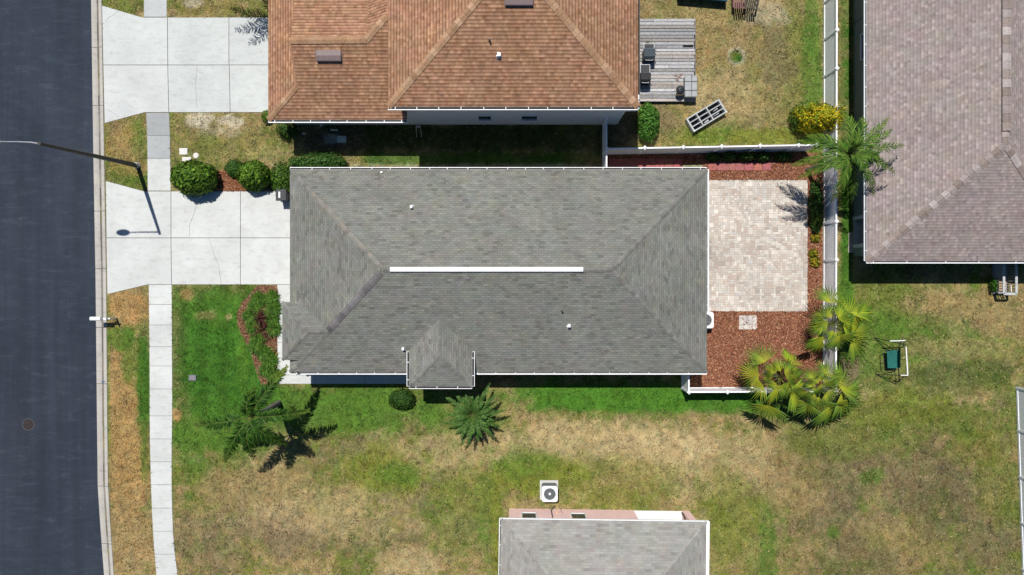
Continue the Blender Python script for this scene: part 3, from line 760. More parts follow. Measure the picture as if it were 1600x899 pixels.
# white ridge vent
vm = MB(); v0, v1 = X(610, zR), X(911, zR); yv = ym + .02
sec = [(-.145, -.045), (-.13, .05), (-.05, .085), (.05, .085), (.13, .05), (.145, -.045)]
for (a0, z0), (a1, z1) in zip(sec[:-1], sec[1:]):
    vm.poly([(v0, yv + a0, zR + .03 + z0), (v1, yv + a0, zR + .03 + z0), (v1, yv + a1, zR + .03 + z1), (v0, yv + a1, zR + .03 + z1)][::-1])
for xx in (v0, v1): vm.poly([(xx, yv + a, zR + .03 + z) for a, z in sec])
rv = vm.build('ridge_vent', M['white'], roof)
for k in range(1, 5):
    xx = v0 + (v1 - v0) * k / 5; jm = MB(); jm.box(xx - .012, xx + .012, yv - .135, yv + .135, zR + .02, zR + .119, (.45, .45, .44)); jm.build('vent_joint', M['tint'], rv)
def planeS(px, py):       # point of the south slope seen at a photo pixel
    z = zE
    for _ in range(30): z = zE + (Y(py, z) - yS) * PT
    return P(px, py, z)
def planeN(px, py):
    z = zE
    for _ in range(30): z = zE + (yN - Y(py, z)) * PT
    return P(px, py, z)
# west bump of the roof over the entry
zB = planeS(480, 563).z + .012
bW, bN, bS = X(441, zB), Y(472, zB), Y(563, zB)
bh = (bN - bS) / 2; bm_ = (bN + bS) / 2; bzR = zB + bh * PT; bE = xW + (bzR - zE) / PT + .25
A0, A1, A2, A3 = Vector((bW, bN, zB)), Vector((bW, bS, zB)), Vector((bW + bh, bm_, bzR)), Vector((bE, bm_, bzR))
bb = MB()
roof_face(bb, [A0, A1, A2], (1, 0, 0))
roof_face(bb, [A0, A2, A3, Vector((bE, bN, zB))], (0, -1, 0))
roof_face(bb, [A1, Vector((X(474, zB), bS, zB)), A3, A2], (0, 1, 0))
bo = bb.build('porch_roof', M['shingle_grey'], house)
fm = MB(); fascia(fm, [A1, Vector((X(474, zB), bS, zB)), Vector((X(474, zB), bN, zB)), A0], .2); fm.build('fascia', M['white'], bo)
cm = MB(); caps(cm, A0, A2, PT * .707, GC, seed=7, w=.2, lift=.015); caps(cm, A1, A2, PT * .707, GC, seed=8, w=.2, lift=.015); caps(cm, A2, A3, PT, GC, seed=8, w=.22, lift=.02)
cm.build('ridge_cap', M['cap'], bo)
# south dormer over the side door
zP = 3.5
pW, pE, pS = X(639.5, zP), X(737.5, zP), Y(604, zP)
ph = (pE - pW) / 2; pm = (pW + pE) / 2; pzR = zP + ph * PT; pN = yS + (pzR - zE) / PT + .3
yPW = yS + (zP - zE) / PT
B0, B1, B2, B3 = Vector((pW, pS, zP)), Vector((pE, pS, zP)), Vector((pm, pS + ph, pzR)), Vector((pm, pN, pzR))
pb = MB()
roof_face(pb, [B0, B1, B2], (0, 1, 0)); roof_face(pb, [B0, B2, B3, Vector((pW, yPW + .1, zP)), ], (1, 0, 0))
roof_face(pb, [B1, Vector((pE, yPW + .1, zP)), B3, B2], (-1, 0, 0))
po = pb.build('dormer_roof', M['shingle_grey'], house)
fm = MB(); fascia(fm, [B0, B1, Vector((pE, yPW, zP)), Vector((pW, yPW, zP))], .2); fm.build('fascia', M['white'], po)
cm = MB()
for k, (a, b) in enumerate(((B0, B2), (B1, B2))): caps(cm, a, b, PT * .707, GC, seed=10 + k, w=.2, lift=.015)
caps(cm, B2, B3, PT, GC, seed=12, w=.2, lift=.015); cm.build('ridge_cap', M['cap'], po)
gutter('gutter', (pW, pS, zP), (pE, pS, zP), (0, -1, 0), po, w=.14)
gutter('gutter', (pW, pS, zP), (pW, yPW - .1, zP), (-1, 0, 0), po, w=.15, hang=1.0); gutter('gutter', (pE, yPW - .1, zP), (pE, pS, zP), (1, 0, 0), po, w=.15, hang=1.0)
# gutters
gutter('gutter', (xE, yN, zE), (xW, yN, zE), (0, 1, 0), house, seed=1, lip=.03)
gutter('gutter', (xW, yS, zE), (pW + .1, yS, zE), (0, -1, 0), house, seed=2, lip=.05); gutter('gutter', (pE - .1, yS, zE), (xE, yS, zE), (0, -1, 0), house, seed=3, lip=.06)
gutter('gutter', (xE, Y(487, zE), zE), (xE, yN, zE), (1, 0, 0), house, seed=4, w=.12, lip=.07)
# walls
wm = MB(); ov = .45
wm.box(xW + ov, xE - ov, yS + ov, yN - ov, 0, zE - .18); wm.box(pW + .4, pE - .4, pS + .45, yS + ov + .02, 0, zP - .2)
wm.box(bW + .45, xW + ov + .02, bS + .4, bS + .75, 0, zB - .2); wm.box(bW + .45, xW + ov + .02, bN - .75, bN - .4, 0, zB - .2)
wm.build('wall', M['wall_grey'], house)
for px in (520, 590, 800, 900, 1000): windows(house, (X(px, 1.5), yS + ov, 1.55), (1, 0, 0), (0, -1, 0), 1.1, 1.4)
for px in (560, 700, 850, 1000): windows(house, (X(px, 1.5), yN - ov, 1.55), (1, 0, 0), (0, 1, 0), 1.1, 1.4)
windows(house, (xE - ov, Y(360, 1), 1.15), (0, 1, 0), (1, 0, 0), 2.6, 2.1, mullion=False); windows(house, (xE - ov, Y(450, 1), 1.5), (0, 1, 0), (1, 0, 0), 1.2, 1.4)
dm = MB(); yg = Y(372, 1)
for k in range(4): dm.box(xW + ov - .03, xW + ov + .02, yg - 2.45, yg + 2.45, .06 + k * .55, .06 + k * .55 + .53, bev=.015)
dm.build('garage_door', M['white'], house)
dm = MB(); yd = Y(517, 1); dm.box(xW + ov - .04, xW + ov + .02, yd - .5, yd + .5, .05, 2.15, (.16, .05, .03)); dm.build('door', M['gloss_tint'], house)
pipe_vent(house, 'roof_vent', planeN(643.5, 324), .075, .28, 'white', True); pipe_vent(house, 'roof_vent', planeS(630.5, 545), .075, .28, 'white', True)
pipe_vent(house, 'roof_vent', planeS(889, 509), .08, .30, 'white', True); pipe_vent(house, 'vent_pipe', planeS(878, 486), .05, .3, 'dark_metal'); pipe_vent(house, 'vent_pipe', planeN(596, 270), .05, .12, 'white')
dm = MB()
for a, b in (((pE + .12, pS + 1.0), (pE + .12, pS + .3)),): pass
dm.tube([(pE - .12, yPW + .18, zP + .0), (pE - .02, yPW + .42, zP + .12), (pE + .0, yPW + .55, zP + .1)], .035, 8); dm.build('flashing', M['dark_metal'], po)
for (dx_, dy_) in ((xW + .5, yS + ov - .05), (xE - .6, yS + ov - .05), (xE - .6, yN - ov + .05)):
    dm = MB(); dm.box(dx_ - .04, dx_ + .04, dy_ - .03, dy_ + .03, .1, zE - .16); dm.build('downspout', M['white'], house)

# ---------------------------------------------------------------- two-storey house with the orange-brown roof (top)
z2 = 6.0; PB = .42
mW, mE, mS = X(606.5, z2), X(997, z2), Y(167, z2)
nh = thing('house', 'two-storey house with orange-brown shingle roof and pale walls beside the wooden deck', 'house', ((mW + mE) / 2, mS + 6, 0))
hw = (mE - mW) / 2; mm = (mW + mE) / 2; mN = mS + 19; zR2 = z2 + hw * PB
C0, C1, C2, C3 = Vector((mW, mS, z2)), Vector((mE, mS, z2)), Vector((mE, mN, z2)), Vector((mW, mN, z2))
D0, D1 = Vector((mm, mS + hw, zR2)), Vector((mm, mN - hw, zR2))
rb = MB()
roof_face(rb, [C0, C1, D0], (0, 1, 0)); roof_face(rb, [C1, C2, D1, D0], (-1, 0, 0)); roof_face(rb, [C2, C3, D1], (0, -1, 0)); roof_face(rb, [C3, C0, D0, D1], (1, 0, 0))
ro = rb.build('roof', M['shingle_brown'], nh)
fm = MB(); fascia(fm, [C0, C1, C2, C3], .2); fm.build('fascia', M['white'], nh)
BC = [(.31, .185, .11), (.34, .21, .125), (.40, .26, .165)]
cm = MB(); caps(cm, C0, D0, PB * .707, BC, seed=21, w=.42, seg=.34); caps(cm, C1, D0, PB * .707, BC, seed=22, w=.42, seg=.34); caps(cm, D0, D1, PB, BC, seed=23, w=.4); cm.build('ridge_cap', M['cap'], ro)
gutter('gutter', (mW, mS, z2), (mE, mS, z2), (0, -1, 0), nh, w=.17, lip=.03, seed=5)
gutter('gutter', (mE, mS, z2), (mE, mS + 7, z2), (1, 0, 0), nh, w=.10, lip=.02, seed=6, mat='dark_metal')
# garage wing
z1 = 3.3; PG = .46
gW, gS = X(419, z1), Y(187.5, z1); gE = X(636, z1)
def planeG(px, py):
    z = z1
    for _ in range(30): z = z1 + (Y(py, z) - gS) * PG
    return P(px, py, z)
a_ = Vector((gW, gS, z1)); c_ = planeG(463, 135); d_ = planeG(450, 63); d_.x = c_.x; e_ = planeG(572, 62); f_ = planeG(603, 25)
xi = X(645, 0) + .03
S1 = Vector((gE, gS, z1)); S2 = Vector((gE, f_.y, f_.z))
gb = MB()
roof_face(gb, [a_, S1, S2, Vector((f_.x, f_.y, f_.z)), e_, d_, c_], (0, 1, 0))
wz = z1 + (c_.x - gW) * PG
yF = a_.y + 13
roof_face(gb, [a_, c_, Vector((c_.x, d_.y + 4, c_.z)), Vector((gW, d_.y + 4, z1))], (1, 0, 0))
roof_face(gb, [d_, e_, Vector((e_.x, yF, d_.z - (yF - d_.y) * .25)), Vector((d_.x, yF, d_.z - (yF - d_.y) * .25))], (0, -1, 0))
roof_face(gb, [e_, f_, Vector((gE, f_.y, f_.z)), Vector((gE, yF, f_.z - (yF - f_.y) * .25)), Vector((e_.x, yF, d_.z - (yF - d_.y) * .25))], (0, -1, 0))
gb.poly([c_, d_, Vector((c_.x, d_.y + 4, c_.z))], (.8, .8, .8))
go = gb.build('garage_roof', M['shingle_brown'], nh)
fm = MB(); fascia(fm, [a_, S1, Vector((gE, yF, z1)), Vector((gW, yF, z1))], .2); fm.build('fascia', M['white'], go)
cm = MB(); caps(cm, a_, c_, PG * .707, BC, seed=31, w=.36, seg=.34); caps(cm, d_, e_, .35, BC, seed=32, w=.42, seg=.34); caps(cm, e_, f_, .35, BC, seed=33, w=.42, seg=.34); caps(cm, c_, d_, .3, [(.36, .2, .12)], seed=34, w=.12, seg=.5, lift=.01)
cm.build('ridge_cap', M['cap'], go)
gutter('gutter', (gW, gS, z1), (gE, gS, z1), (0, -1, 0), nh, w=.16, lip=.04, seed=7, hang=1.15)
# off-ridge vents
def box_vent(parent, name, p, w, d, slope, mat='vent_brown'):
    mb = MB(); p = Vector(p); up = Vector((0, 1, slope)).normalized(); n = Vector((0, -slope, 1)).normalized(); a = Vector((1, 0, 0))
    prof_ = [(d * .62, .01), (d * .5, .06), (d * .1, .14), (-d * .4, .17), (-d * .5, .15), (-d * .5, .03)]
    for (u0, h0), (u1, h1) in zip(prof_[:-1], prof_[1:]):
        mb.poly([p - a * w / 2 + up * u0 + n * h0, p - a * w / 2 + up * u1 + n * h1, p + a * w / 2 + up * u1 + n * h1, p + a * w / 2 + up * u0 + n * h0])
    for s_ in (-1, 1): mb.poly([p + a * s_ * w / 2 + up * u + n * h for u, h in prof_] + [p + a * s_ * w / 2 + up * d * .62])
    mb.poly([p + a * s + up * t + n * .012 for s, t in ((-w / 2 - .05, -d * .62), (w / 2 + .05, -d * .62), (w / 2 + .05, d * .6), (-w / 2 - .05, d * .6))])
    return mb.build(name, M[mat], parent)
box_vent(nh, 'roof_vent', planeG(514, 88), 1.45, .55, PG)
def planeM(px, py):
    z = z2
    for _ in range(30): z = z2 + (Y(py, z) - mS) * PB
    return P(px, py, z)
box_vent(nh, 'roof_vent', planeM(811, 1), 1.5, .5, PB)
pipe_vent(nh, 'vent_hood', planeM(779.5, 87), .10, .22, 'steel', True); pipe_vent(nh, 'vent_pipe', planeM(765, 64), .045, .35, 'dark_metal')
# walls
wW, wE_, wS = X(645, 0), X(962, 0), Y(195, 0)
wm = MB(); wm.box(wW, wE_, wS, mN - .5, 0, z2 - .2); wm.box(gW + .45, wW - .01, gS + .5, yF, 0, z1 - .2)
wm.build('wall', M['wall_white'], nh)
for px in (757.5, 827): windows(nh, (X(px, 1.85), wS, 1.85), (1, 0, 0), (0, -1, 0), .92 if px < 800 else 1.12, 1.15, mullion=False)
for px in (700, 880): windows(nh, (X(px, 4.6), wS, 4.75), (1, 0, 0), (0, -1, 0), 1.0, 1.2)
dm = MB(); yg = Y(100, 0)
for k in range(4): dm.box(gW + .41, gW + .46, yg - 2.4, yg + 2.4, .06 + k * .55, .06 + k * .55 + .53, bev=.015)
dm.build('garage_door', M['white'], nh)
windows(nh, (wE_, Y(90, 0), 1.15), (0, 1, 0), (1, 0, 0), 2.0, 2.1, mullion=False)
dm = MB(); dm.box(wE_ + .01, wE_ + .09, wS + .02, wS + .10, .1, z2 - .25); dm.build('downspout', M['white'], nh)
dm = MB(); dm.tube([(gW + .5, gS - .08, z1 - .12), (gW + .75, gS + .1, z1 - .3), (gW + .85, gS + .42, z1 - .7), (gW + .85, gS + .42, .15), (gW + .85, gS + .1, .06)], .05, 8); dm.build('downspout', M['white'], nh)
dm = MB(); dm.tube([(mE + .06, mS + .7, z2 - .1), (mE + .06, mS - .05, z2 - .14), (mE - .1, mS - .13, z2 - .25), (mE - 1.0, mS - .1, z2 - .45)], .055, 8); dm.build('downspout', M['vinyl'], nh)

# ---------------------------------------------------------------- mauve-roofed house (right)
rW, rS = X(1354.5, 2.9), Y(408, 2.9); rh_ = 6.6; rE = rW + 2 * rh_; rN = rS + 24; rz = 2.9 + rh_ * PT
rh = thing('house', 'house under the mauve-brown shingle roof along the right of the photo', 'house', ((rW + rE) / 2, rS + 10, 0))
E0, E1, E2, E3 = Vector((rW, rS, 2.9)), Vector((rE, rS, 2.9)), Vector((rE, rN, 2.9)), Vector((rW, rN, 2.9)); G0, G1 = Vector((rW + rh_, rS + rh_, rz)), Vector((rW + rh_, rN - rh_, rz))
mb = MB()
roof_face(mb, [E0, E1, G0], (0, 1, 0)); roof_face(mb, [E1, E2, G1, G0], (-1, 0, 0)); roof_face(mb, [E2, E3, G1], (0, -1, 0)); roof_face(mb, [E3, E0, G0, G1], (1, 0, 0))
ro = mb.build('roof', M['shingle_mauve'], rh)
fm = MB(); fascia(fm, [E0, E1, E2, E3]); fm.build('fascia', M['white'], rh)
RC = [(.24, .195, .175), (.30, .255, .24), (.35, .31, .295), (.27, .22, .20)]
cm = MB(); caps(cm, E0, G0, PT * .707, RC, seed=41, w=.46, seg=.42); caps(cm, E1, G0, PT * .707, RC, seed=42, w=.42, seg=.42); caps(cm, G0, G1, PT, RC, seed=43, w=.4, seg=.42); cm.build('ridge_cap', M['cap'], ro)
cm = MB(); caps(cm, (G0.x + .02, Y(205, rz), rz + .075), (G0.x + .02, rN - rh_ - 1, rz + .075), .35, RC, seed=44, w=.50, seg=.5); cm.build('ridge_vent', M['cap'], ro)
gutter('gutter', (rW, rS, 2.9), (rE, rS, 2.9), (0, -1, 0), rh, seed=8, w=.14, lip=.05, hang=2.2)
gutter('gutter', (rW, rN, 2.9), (rW, rS, 2.9), (-1, 0, 0), rh, seed=9, w=.14, lip=.035, hang=1.3)
wx, wy = X(1333.5, 0), rS + .45
ly0, ly1 = Y(383, 0), Y(344, 0)                                   # recessed porch on the west side
wm = MB(); wm.box(wx, rE - .45, ly1, rN - .5, 0, 2.72); wm.box(wx + 2.2, rE - .45, wy, ly1, 0, 2.715); wm.box(wx, wx + 2.2, wy, ly0, 0, 2.71)
wm.build('wall', M['wall_teal'], rh)
fl = MB(); fl.box(wx - .02, wx + 2.25, ly0, ly1, -.02, .08); fl.build('porch_floor', M['concrete'], rh)
windows(rh, (wx, Y(70, 1.6), 1.7), (0, 1, 0), (-1, 0, 0), 1.7, 1.3, mullion=False); windows(rh, (wx + 2.2, (ly0 + ly1) / 2, 1.1), (0, 1, 0), (-1, 0, 0), 1.4, 2.05, mullion=False)
lm = MB(); lm.box(wx - .012, wx + .0, Y(38, 0) - .02, Y(38, 0) + .02, 0, 2.7); lm.build('wall_joint', M['dark_plastic'], rh)
tr = MB(); tr.box(wx - .06, wx + .02, ly0 - .22, ly0 + .02, .0, 2.6); tr.build('porch_trim', M['trim_pale'], rh); tr = MB(); tr.box(wx - .06, wx + .02, ly1 - .02, ly1 + .2, 0, 2.6); tr.build('porch_trim', M['trim_pale'], rh)
windows(rh, (X(1450, 1), wy, 1.5), (1, 0, 0), (0, -1, 0), 1.6, 1.3)

# ---------------------------------------------------------------- pink house (bottom)
qW, qE, qN = X(783, 2.9), X(1104, 2.9), Y(813.5, 2.9); qh = (qE - qW) / 2; qS = qN - 22
ph_ = thing('house', 'pink stucco house with pale grey shingle roof at the bottom edge', 'house', ((qW + qE) / 2, qN - 8, 0))
H0, H1, H2, H3 = Vector((qW, qS, 2.9)), Vector((qE, qS, 2.9)), Vector((qE, qN, 2.9)), Vector((qW, qN, 2.9)); qz = 2.9 + qh * PT; qm = (qW + qE) / 2
J0, J1 = Vector((qm, qS + qh, qz)), Vector((qm, qN - qh, qz))
mb = MB()
roof_face(mb, [H0, H1, J0], (0, 1, 0)); roof_face(mb, [H1, H2, J1, J0], (-1, 0, 0)); roof_face(mb, [H2, H3, J1], (0, -1, 0)); roof_face(mb, [H3, H0, J0, J1], (1, 0, 0))
ro = mb.build('roof', M['shingle_pale'], ph_)
cm = MB(); PC = [(.27, .265, .248), (.285, .28, .26), (.28, .255, .24)]
for k, (a, b) in enumerate(((H2, J1), (H3, J1), (H0, J0), (H1, J0))): caps(cm, a, b, PT * .707, PC, seed=51 + k, w=.2, lift=.006)
caps(cm, J0, J1, PT, PC, seed=59, w=.3); cm.build('ridge_cap', M['cap'], ro)
fm = MB(); fascia(fm, [H0, H1, H2, H3]); fm.build('fascia', M['white'], ph_)
gutter('gutter', (qE, qS, 2.9), (qE, qN, 2.9), (1, 0, 0), ph_, seed=11, w=.19, lip=.06, inner='vinyl', hang=4)
gutter('gutter', (qW, qN, 2.9), (qW, qS, 2.9), (-1, 0, 0), ph_, seed=12, w=.11, lip=.035, hang=1.2)
dr = MB(); dr.box(qW - .1, qE + .15, qN + .005, qN + .06, 2.76, 2.895); dr.build('drip_edge', M['white'], ph_)
w0, w1, w2, wn_ = X(795.5, 0), X(990, 0), X(1066, 0), Y(796.5, 0); w3 = X(1077, 0)
wm = MB()
wm.box(w0, w1, qS + .5, wn_, 0, 2.72); wm.box(w2, w3, qS + .5, wn_, 0, 2.715); wm.box(w1 - .02, w2 + .02, qS + .6, wn_ - 2.6, 0, 2.71)
wm.build('wall', M['wall_pink'], ph_)
fl = MB(); fl.box(w1 + .01, w2 - .01, wn_ - 2.62, wn_ - .02, -.02, .07); fl.build('porch_floor', M['white_slab'], ph_)
windows(ph_, (X(827, 1.9), wn_, 1.45), (1, 0, 0), (0, 1, 0), 1.0, 1.25, mullion=False, sill=False); windows(ph_, (X(905, 1.9), wn_, 1.45), (1, 0, 0), (0, 1, 0), 1.0, 1.25, mullion=False, sill=False)
cb = MB(); cx_ = X(861, 0)
cb.tube([(X(867, 0), Y(789, 0), .25), (X(863, 0), Y(794, 0), .22), (cx_, wn_ + .03, .3), (cx_, wn_ + .03, 2.4)], .035, 8); cb.tube([(X(873, 0), Y(789, 0), .2), (X(876, 0), wn_ + .03, .3), (X(877, 0), wn_ + .03, .9)], .012, 6)
cb.build('refrigerant_pipe', M['dark_metal'], ph_)
hb = MB(); hb.lathe((X(869, 0), wn_ + .04, .8), [(.09, 0), (.1, .03), (.06, .06)], 10, (.5, .33, .22)); hb.build('wall_outlet', M['tint'], ph_)
hm = MB(); hm.tube([(w2 - .03, wn_ - .1, .1), (w2 - .04, wn_ - .15, .6), (w2 + .02 - .05, wn_ - .3, 1.3), (w2 - .03, wn_ - .5, 1.9)], .05, 8); hm.build('downspout', M['dark_metal'], ph_)
turned(ph_, -.75, ((qW + qE) / 2, qN, 0))

# ------------------------------------------------------------------ fences
def fence(label, pts, z=1.83, group=None, every=2.43, cap_col=(1, 1, 1), base=0.0, ends=(True, True), start=0.0):
    """white vinyl privacy fence: panels > rails, posts > caps along straight run"""
    a = Vector((pts[0][0], pts[0][1], 0)); b = Vector((pts[1][0], pts[1][1], 0)); d = (b - a); L = d.length; d.normalize(); n = Vector((-d.y, d.x, 0))
    t = thing('fence', label, 'fence', a, group)
    stops = [0.0]; s_ = start if start > .3 else every
    while s_ < L - .5: stops.append(s_); s_ += every
    stops.append(L)
    for i, (s0, s1) in enumerate(zip(stops[:-1], stops[1:])):
        m = MB(); p0 = a + d * (s0 + .07); p1 = a + d * (s1 - .07)
        nb = max(1, int((s1 - s0) / .165))
        for k in range(nb):
            q0 = p0 + (p1 - p0) * (k / nb); q1 = p0 + (p1 - p0) * ((k + .965) / nb); o = n * .014
            m.hexa([q0 - o + Vector((0, 0, .08)), q1 - o + Vector((0, 0, .08)), q1 + o + Vector((0, 0, .08)), q0 + o + Vector((0, 0, .08))],
                   [q0 - o + Vector((0, 0, z - .1)), q1 - o + Vector((0, 0, z - .1)), q1 + o + Vector((0, 0, z - .1)), q0 + o + Vector((0, 0, z - .1))])
        pn = m.build('panel', M['vinyl'], t)
        for zc, hh in ((.11, .14), (z - .08, .13)):
            m = MB(); m.beam(p0 + Vector((0, 0, zc)), p1 + Vector((0, 0, zc)), .085, hh); m.build('rail', M['vinyl'], pn)
    for i, s_ in enumerate(stops):
        if (i == 0 and not ends[0]) or (i == len(stops) - 1 and not ends[1]): continue
        p = a + d * s_; m = MB(); m.box(p.x - .064, p.x + .064, p.y - .064, p.y + .064, 0, z + .03)
        po_ = m.build('post', M['vinyl'], t)
        m = MB(); c = p + Vector((0, 0, z + .03)); m.lathe(c, [(.15, 0), (.15, .03), (.02, .085)], 4); o = m.build('post_cap', M['white'], po_)
    return t
zf = 1.83
fN0 = (X(948, zf), Y(232.5, zf)); fN1 = (X(1276, zf), Y(226.5, zf))
fence('white vinyl fence between the yard with the deck and the red paver strip', (fN0, fN1), start=X(1007.5, zf) - fN0[0])
fE0 = (X(1303, zf), Y(-62, zf)); fEm = (X(1307.5, zf), Y(228, zf)); fE1 = (X(1306.5, zf), Y(612, zf))
fence('tall white vinyl fence beside the mauve-roofed house, from the top edge to the yellow shrub', (fEm, (X(1308, zf), Y(-62, zf))), start=Y(167, zf) - fEm[1])
fence('white vinyl fence along the right side of the patio and mulch bed', (fEm, fE1), ends=(False, True), start=2.35)
fS0 = (X(1076.5, zf), Y(613, zf))
fence('low-lying white vinyl fence in front of the mulch bed, ending in the fan palms', (fS0, fE1), ends=(True, False))
fence('short white vinyl fence panel joining the grey-roofed house to its front fence', (fS0, (fS0[0], yS + .4)), ends=(False, True))
fence('short white vinyl fence with gate between the two houses', (fN0, (fN0[0], wS - .02)), ends=(False, True), z=1.80)
fence('one-panel white vinyl fence between the grey-roofed house and the red pavers', (fN0, (fN0[0], yN - .4)), ends=(False, True), z=1.78)
fR0 = (X(1621, zf), Y(612.5, zf)); fR1 = (X(1634, zf), Y(990, zf))
fence('white vinyl fence at the right edge beside the dry lawn', (fR0, fR1), every=3.05, start=2.8)

# ------------------------------------------------------------------ foliage tools
def leaf_quads(c, d, s_, L, W, curl=0.0):
    """diamond leaves: centre c (n,3), direction d, side s"""
    n = len(c)
    up = np.cross(d, s_)
    return np.stack([c - d * L[:, None] * .5, c + s_ * W[:, None] * .5 + up * (curl * W)[:, None] if np.ndim(curl) else c + s_ * W[:, None] * .5, c + d * L[:, None] * .5, c - s_ * W[:, None] * .5], 1).reshape(-1, 3)
def unit(v): return v / (np.linalg.norm(v, axis=1, keepdims=True) + 1e-9)
def bush(name, label, cx, cy, rx, ry, h, n, cols, seed, cat='shrub', group=None, leaf=.09, lump=.18, z0=0.0, accent=None, accent_p=0.0, loose=.25, lift=.1, rot=0.0, flat=1.0):
    r = np.random.default_rng(seed); t = thing(name, label, cat, (cx, cy, z0), group)
    # points on and within a lumpy half ellipsoid
    th = r.uniform(0, 2 * math.pi, n); u = r.uniform(-.25, 1, n); ph = np.arccos(np.clip(u, -1, 1))
    nx_ = np.sin(ph) * np.cos(th); ny_ = np.sin(ph) * np.sin(th); nz_ = np.cos(ph)
    lum = 1 + lump * (fbm(nx_ * 3 + seed + nz_, ny_ * 3 + nz_ * 2, 1.0, seed % 50, 3) - .5) * 2
    rad = lum * (1 - loose * r.random(n) ** 1.6)
    rad[: n // 5] *= r.uniform(.4, .9, n // 5)
    ca, sa = math.cos(rot), math.sin(rot)
    ex = nx_ * rad * rx; ey = ny_ * rad * ry
    c = np.stack([cx + ex * ca - ey * sa, cy + ex * sa + ey * ca, z0 + lift * h + h * (.15 + .85 * np.clip((nz_ * rad + .2) / 1.2, 0, 1.3))], 1)
    nor = unit(np.stack([nx_ / rx, ny_ / ry, nz_ / h * flat], 1) + r.normal(0, .30 / max(rx, .3), (n, 3)))
    ref = unit(r.normal(0, 1, (n, 3))); d = unit(np.cross(nor, ref)); s_ = np.cross(nor, d)
    d = unit(d + np.stack([np.zeros(n), np.zeros(n), r.uniform(-.1, .6, n)], 1)); s_ = unit(np.cross(d, nor))
    L = leaf * r.uniform(.7, 1.5, n); W = L * r.uniform(.4, .65, n)
    Vv = leaf_quads(c, d, s_, L, W)
    pal = np.array(cols); cc = pal[r.integers(0, len(pal), n)] * r.uniform(.65, 1.3, (n, 1))
    if accent is not None:
        k = (r.random(n) < accent_p) & (rad > .8 * lum); cc[k] = np.array(accent) * r.uniform(.8, 1.15, (k.sum(), 1))
    np_mesh('foliage', Vv, np.arange(4 * n).reshape(-1, 4), np.repeat(cc, 4, 0), M['leaf'], t)
    m = MB(); rr = random.Random(seed)
    for k in range(5):
        a = rr.uniform(0, 6.28); m.tube([(cx + .04 * math.cos(a), cy + .04 * math.sin(a), z0), (cx + rx * .3 * math.cos(a), cy + ry * .3 * math.sin(a), z0 + h * .45), (cx + rx * .6 * math.cos(a), cy + ry * .6 * math.sin(a), z0 + h * .8)], [.03, .02, .008], 5)
    m.build('stem', M['bark'], t)
    return t
SHR = [(.06, .135, .016), (.085, .175, .02), (.12, .22, .024), (.05, .105, .016), (.15, .25, .03)]
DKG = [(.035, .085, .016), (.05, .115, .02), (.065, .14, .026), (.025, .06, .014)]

# clipped shrubs beside the driveway
bush('shrub', 'largest round clipped green shrub at the corner of sidewalk and driveway', X(305, .7), Y(279, .7), 1.50, 1.12, 1.85, 5600, SHR, 101, leaf=.20, lump=.16, loose=.30, group='shrubs along the driveway')
bush('shrub', 'round clipped green shrub beside the red mulch, second along the driveway', X(397.5, .6), Y(274, .6), 1.08, .98, 1.5, 3600, SHR, 102, leaf=.19, lump=.16, loose=.3, group='shrubs along the driveway')
bush('shrub', 'small loose pale-green shrub tucked against the second clipped shrub', X(366, .3), Y(263, .3), .62, .62, .6, 1500, [(.05, .12, .02), (.07, .15, .03), (.04, .09, .02)], 103, leaf=.13, loose=.45, group='shrubs along the driveway')
bush('shrub', 'wide untrimmed green shrub growing under the gutter of the grey-roofed house', X(497, .6), Y(255, .6), 1.95, .72, 1.0, 5200, DKG + [(.05, .12, .03), (.06, .14, .03)], 104, leaf=.13, lump=.3, loose=.35)
bush('shrub', 'leafy green shrub at the garage corner above the dark bin', X(441, .5), Y(280, .5), .78, 1.15, .95, 3200, SHR + DKG, 105, leaf=.12, lump=.3, loose=.35)
bush('shrub', 'tall dark shrub in shade at the corner of the brown-roofed garage', X(449, .4), Y(203, .4), .8, .6, .9, 1600, DKG, 106, leaf=.11, loose=.4)
bush('shrub', 'small green plant at the corner between driveway and brown roof', X(417, .3), Y(182, .3), .4, .45, .6, 500, SHR, 116, leaf=.11, loose=.4)
bush('shrub', 'upright bright green shrub at the corner of the two-storey house', X(1013, .6), Y(192, .6), .72, 1.25, 1.25, 4200, [(.06, .18, .024), (.09, .23, .034), (.045, .13, .02), (.14, .28, .06)], 107, leaf=.13, lump=.2, loose=.3)
bush('shrub', 'bright yellow-green shrub where the fences meet above the big palm', X(1284, 1.4), Y(184, 1.4), 1.62, 1.12, 2.3, 5600, [(.34, .33, .016), (.50, .40, .016), (.22, .28, .02), (.58, .41, .016), (.15, .22, .018)], 108, leaf=.15, lump=.35, loose=.45)
bush('shrub', 'pale green shrub left of the yellow shrub behind the white fence', X(1248, .5), Y(184, .5), .62, .85, 1.0, 1700, [(.09, .17, .025), (.12, .2, .03), (.06, .12, .02)], 109, leaf=.13, lump=.35, loose=.5)
bush('shrub', 'round shrub with small yellow flowers beside the south dormer', X(628, .4), Y(624, .4), .88, .72, .75, 2600, [(.035, .085, .016), (.05, .11, .02), (.025, .06, .012)], 110, leaf=.12, lump=.2, loose=.4, accent=(.55, .45, .05), accent_p=.004)
bush('hedge', 'narrow dark hedge in the mulch strip between patio and white fence', X(1276, .5), Y(322, .5), .42, 1.7, .9, 3000, DKG, 111, cat='hedge', leaf=.12, lump=.3, loose=.35)
bush('shrub', 'mossy yellow-green shrub at the lower end of the dark hedge', X(1276, .4), Y(344, .4), .42, .55, .75, 1300, [(.10, .12, .015), (.15, .15, .012), (.05, .09, .015)], 112, leaf=.12, loose=.4)
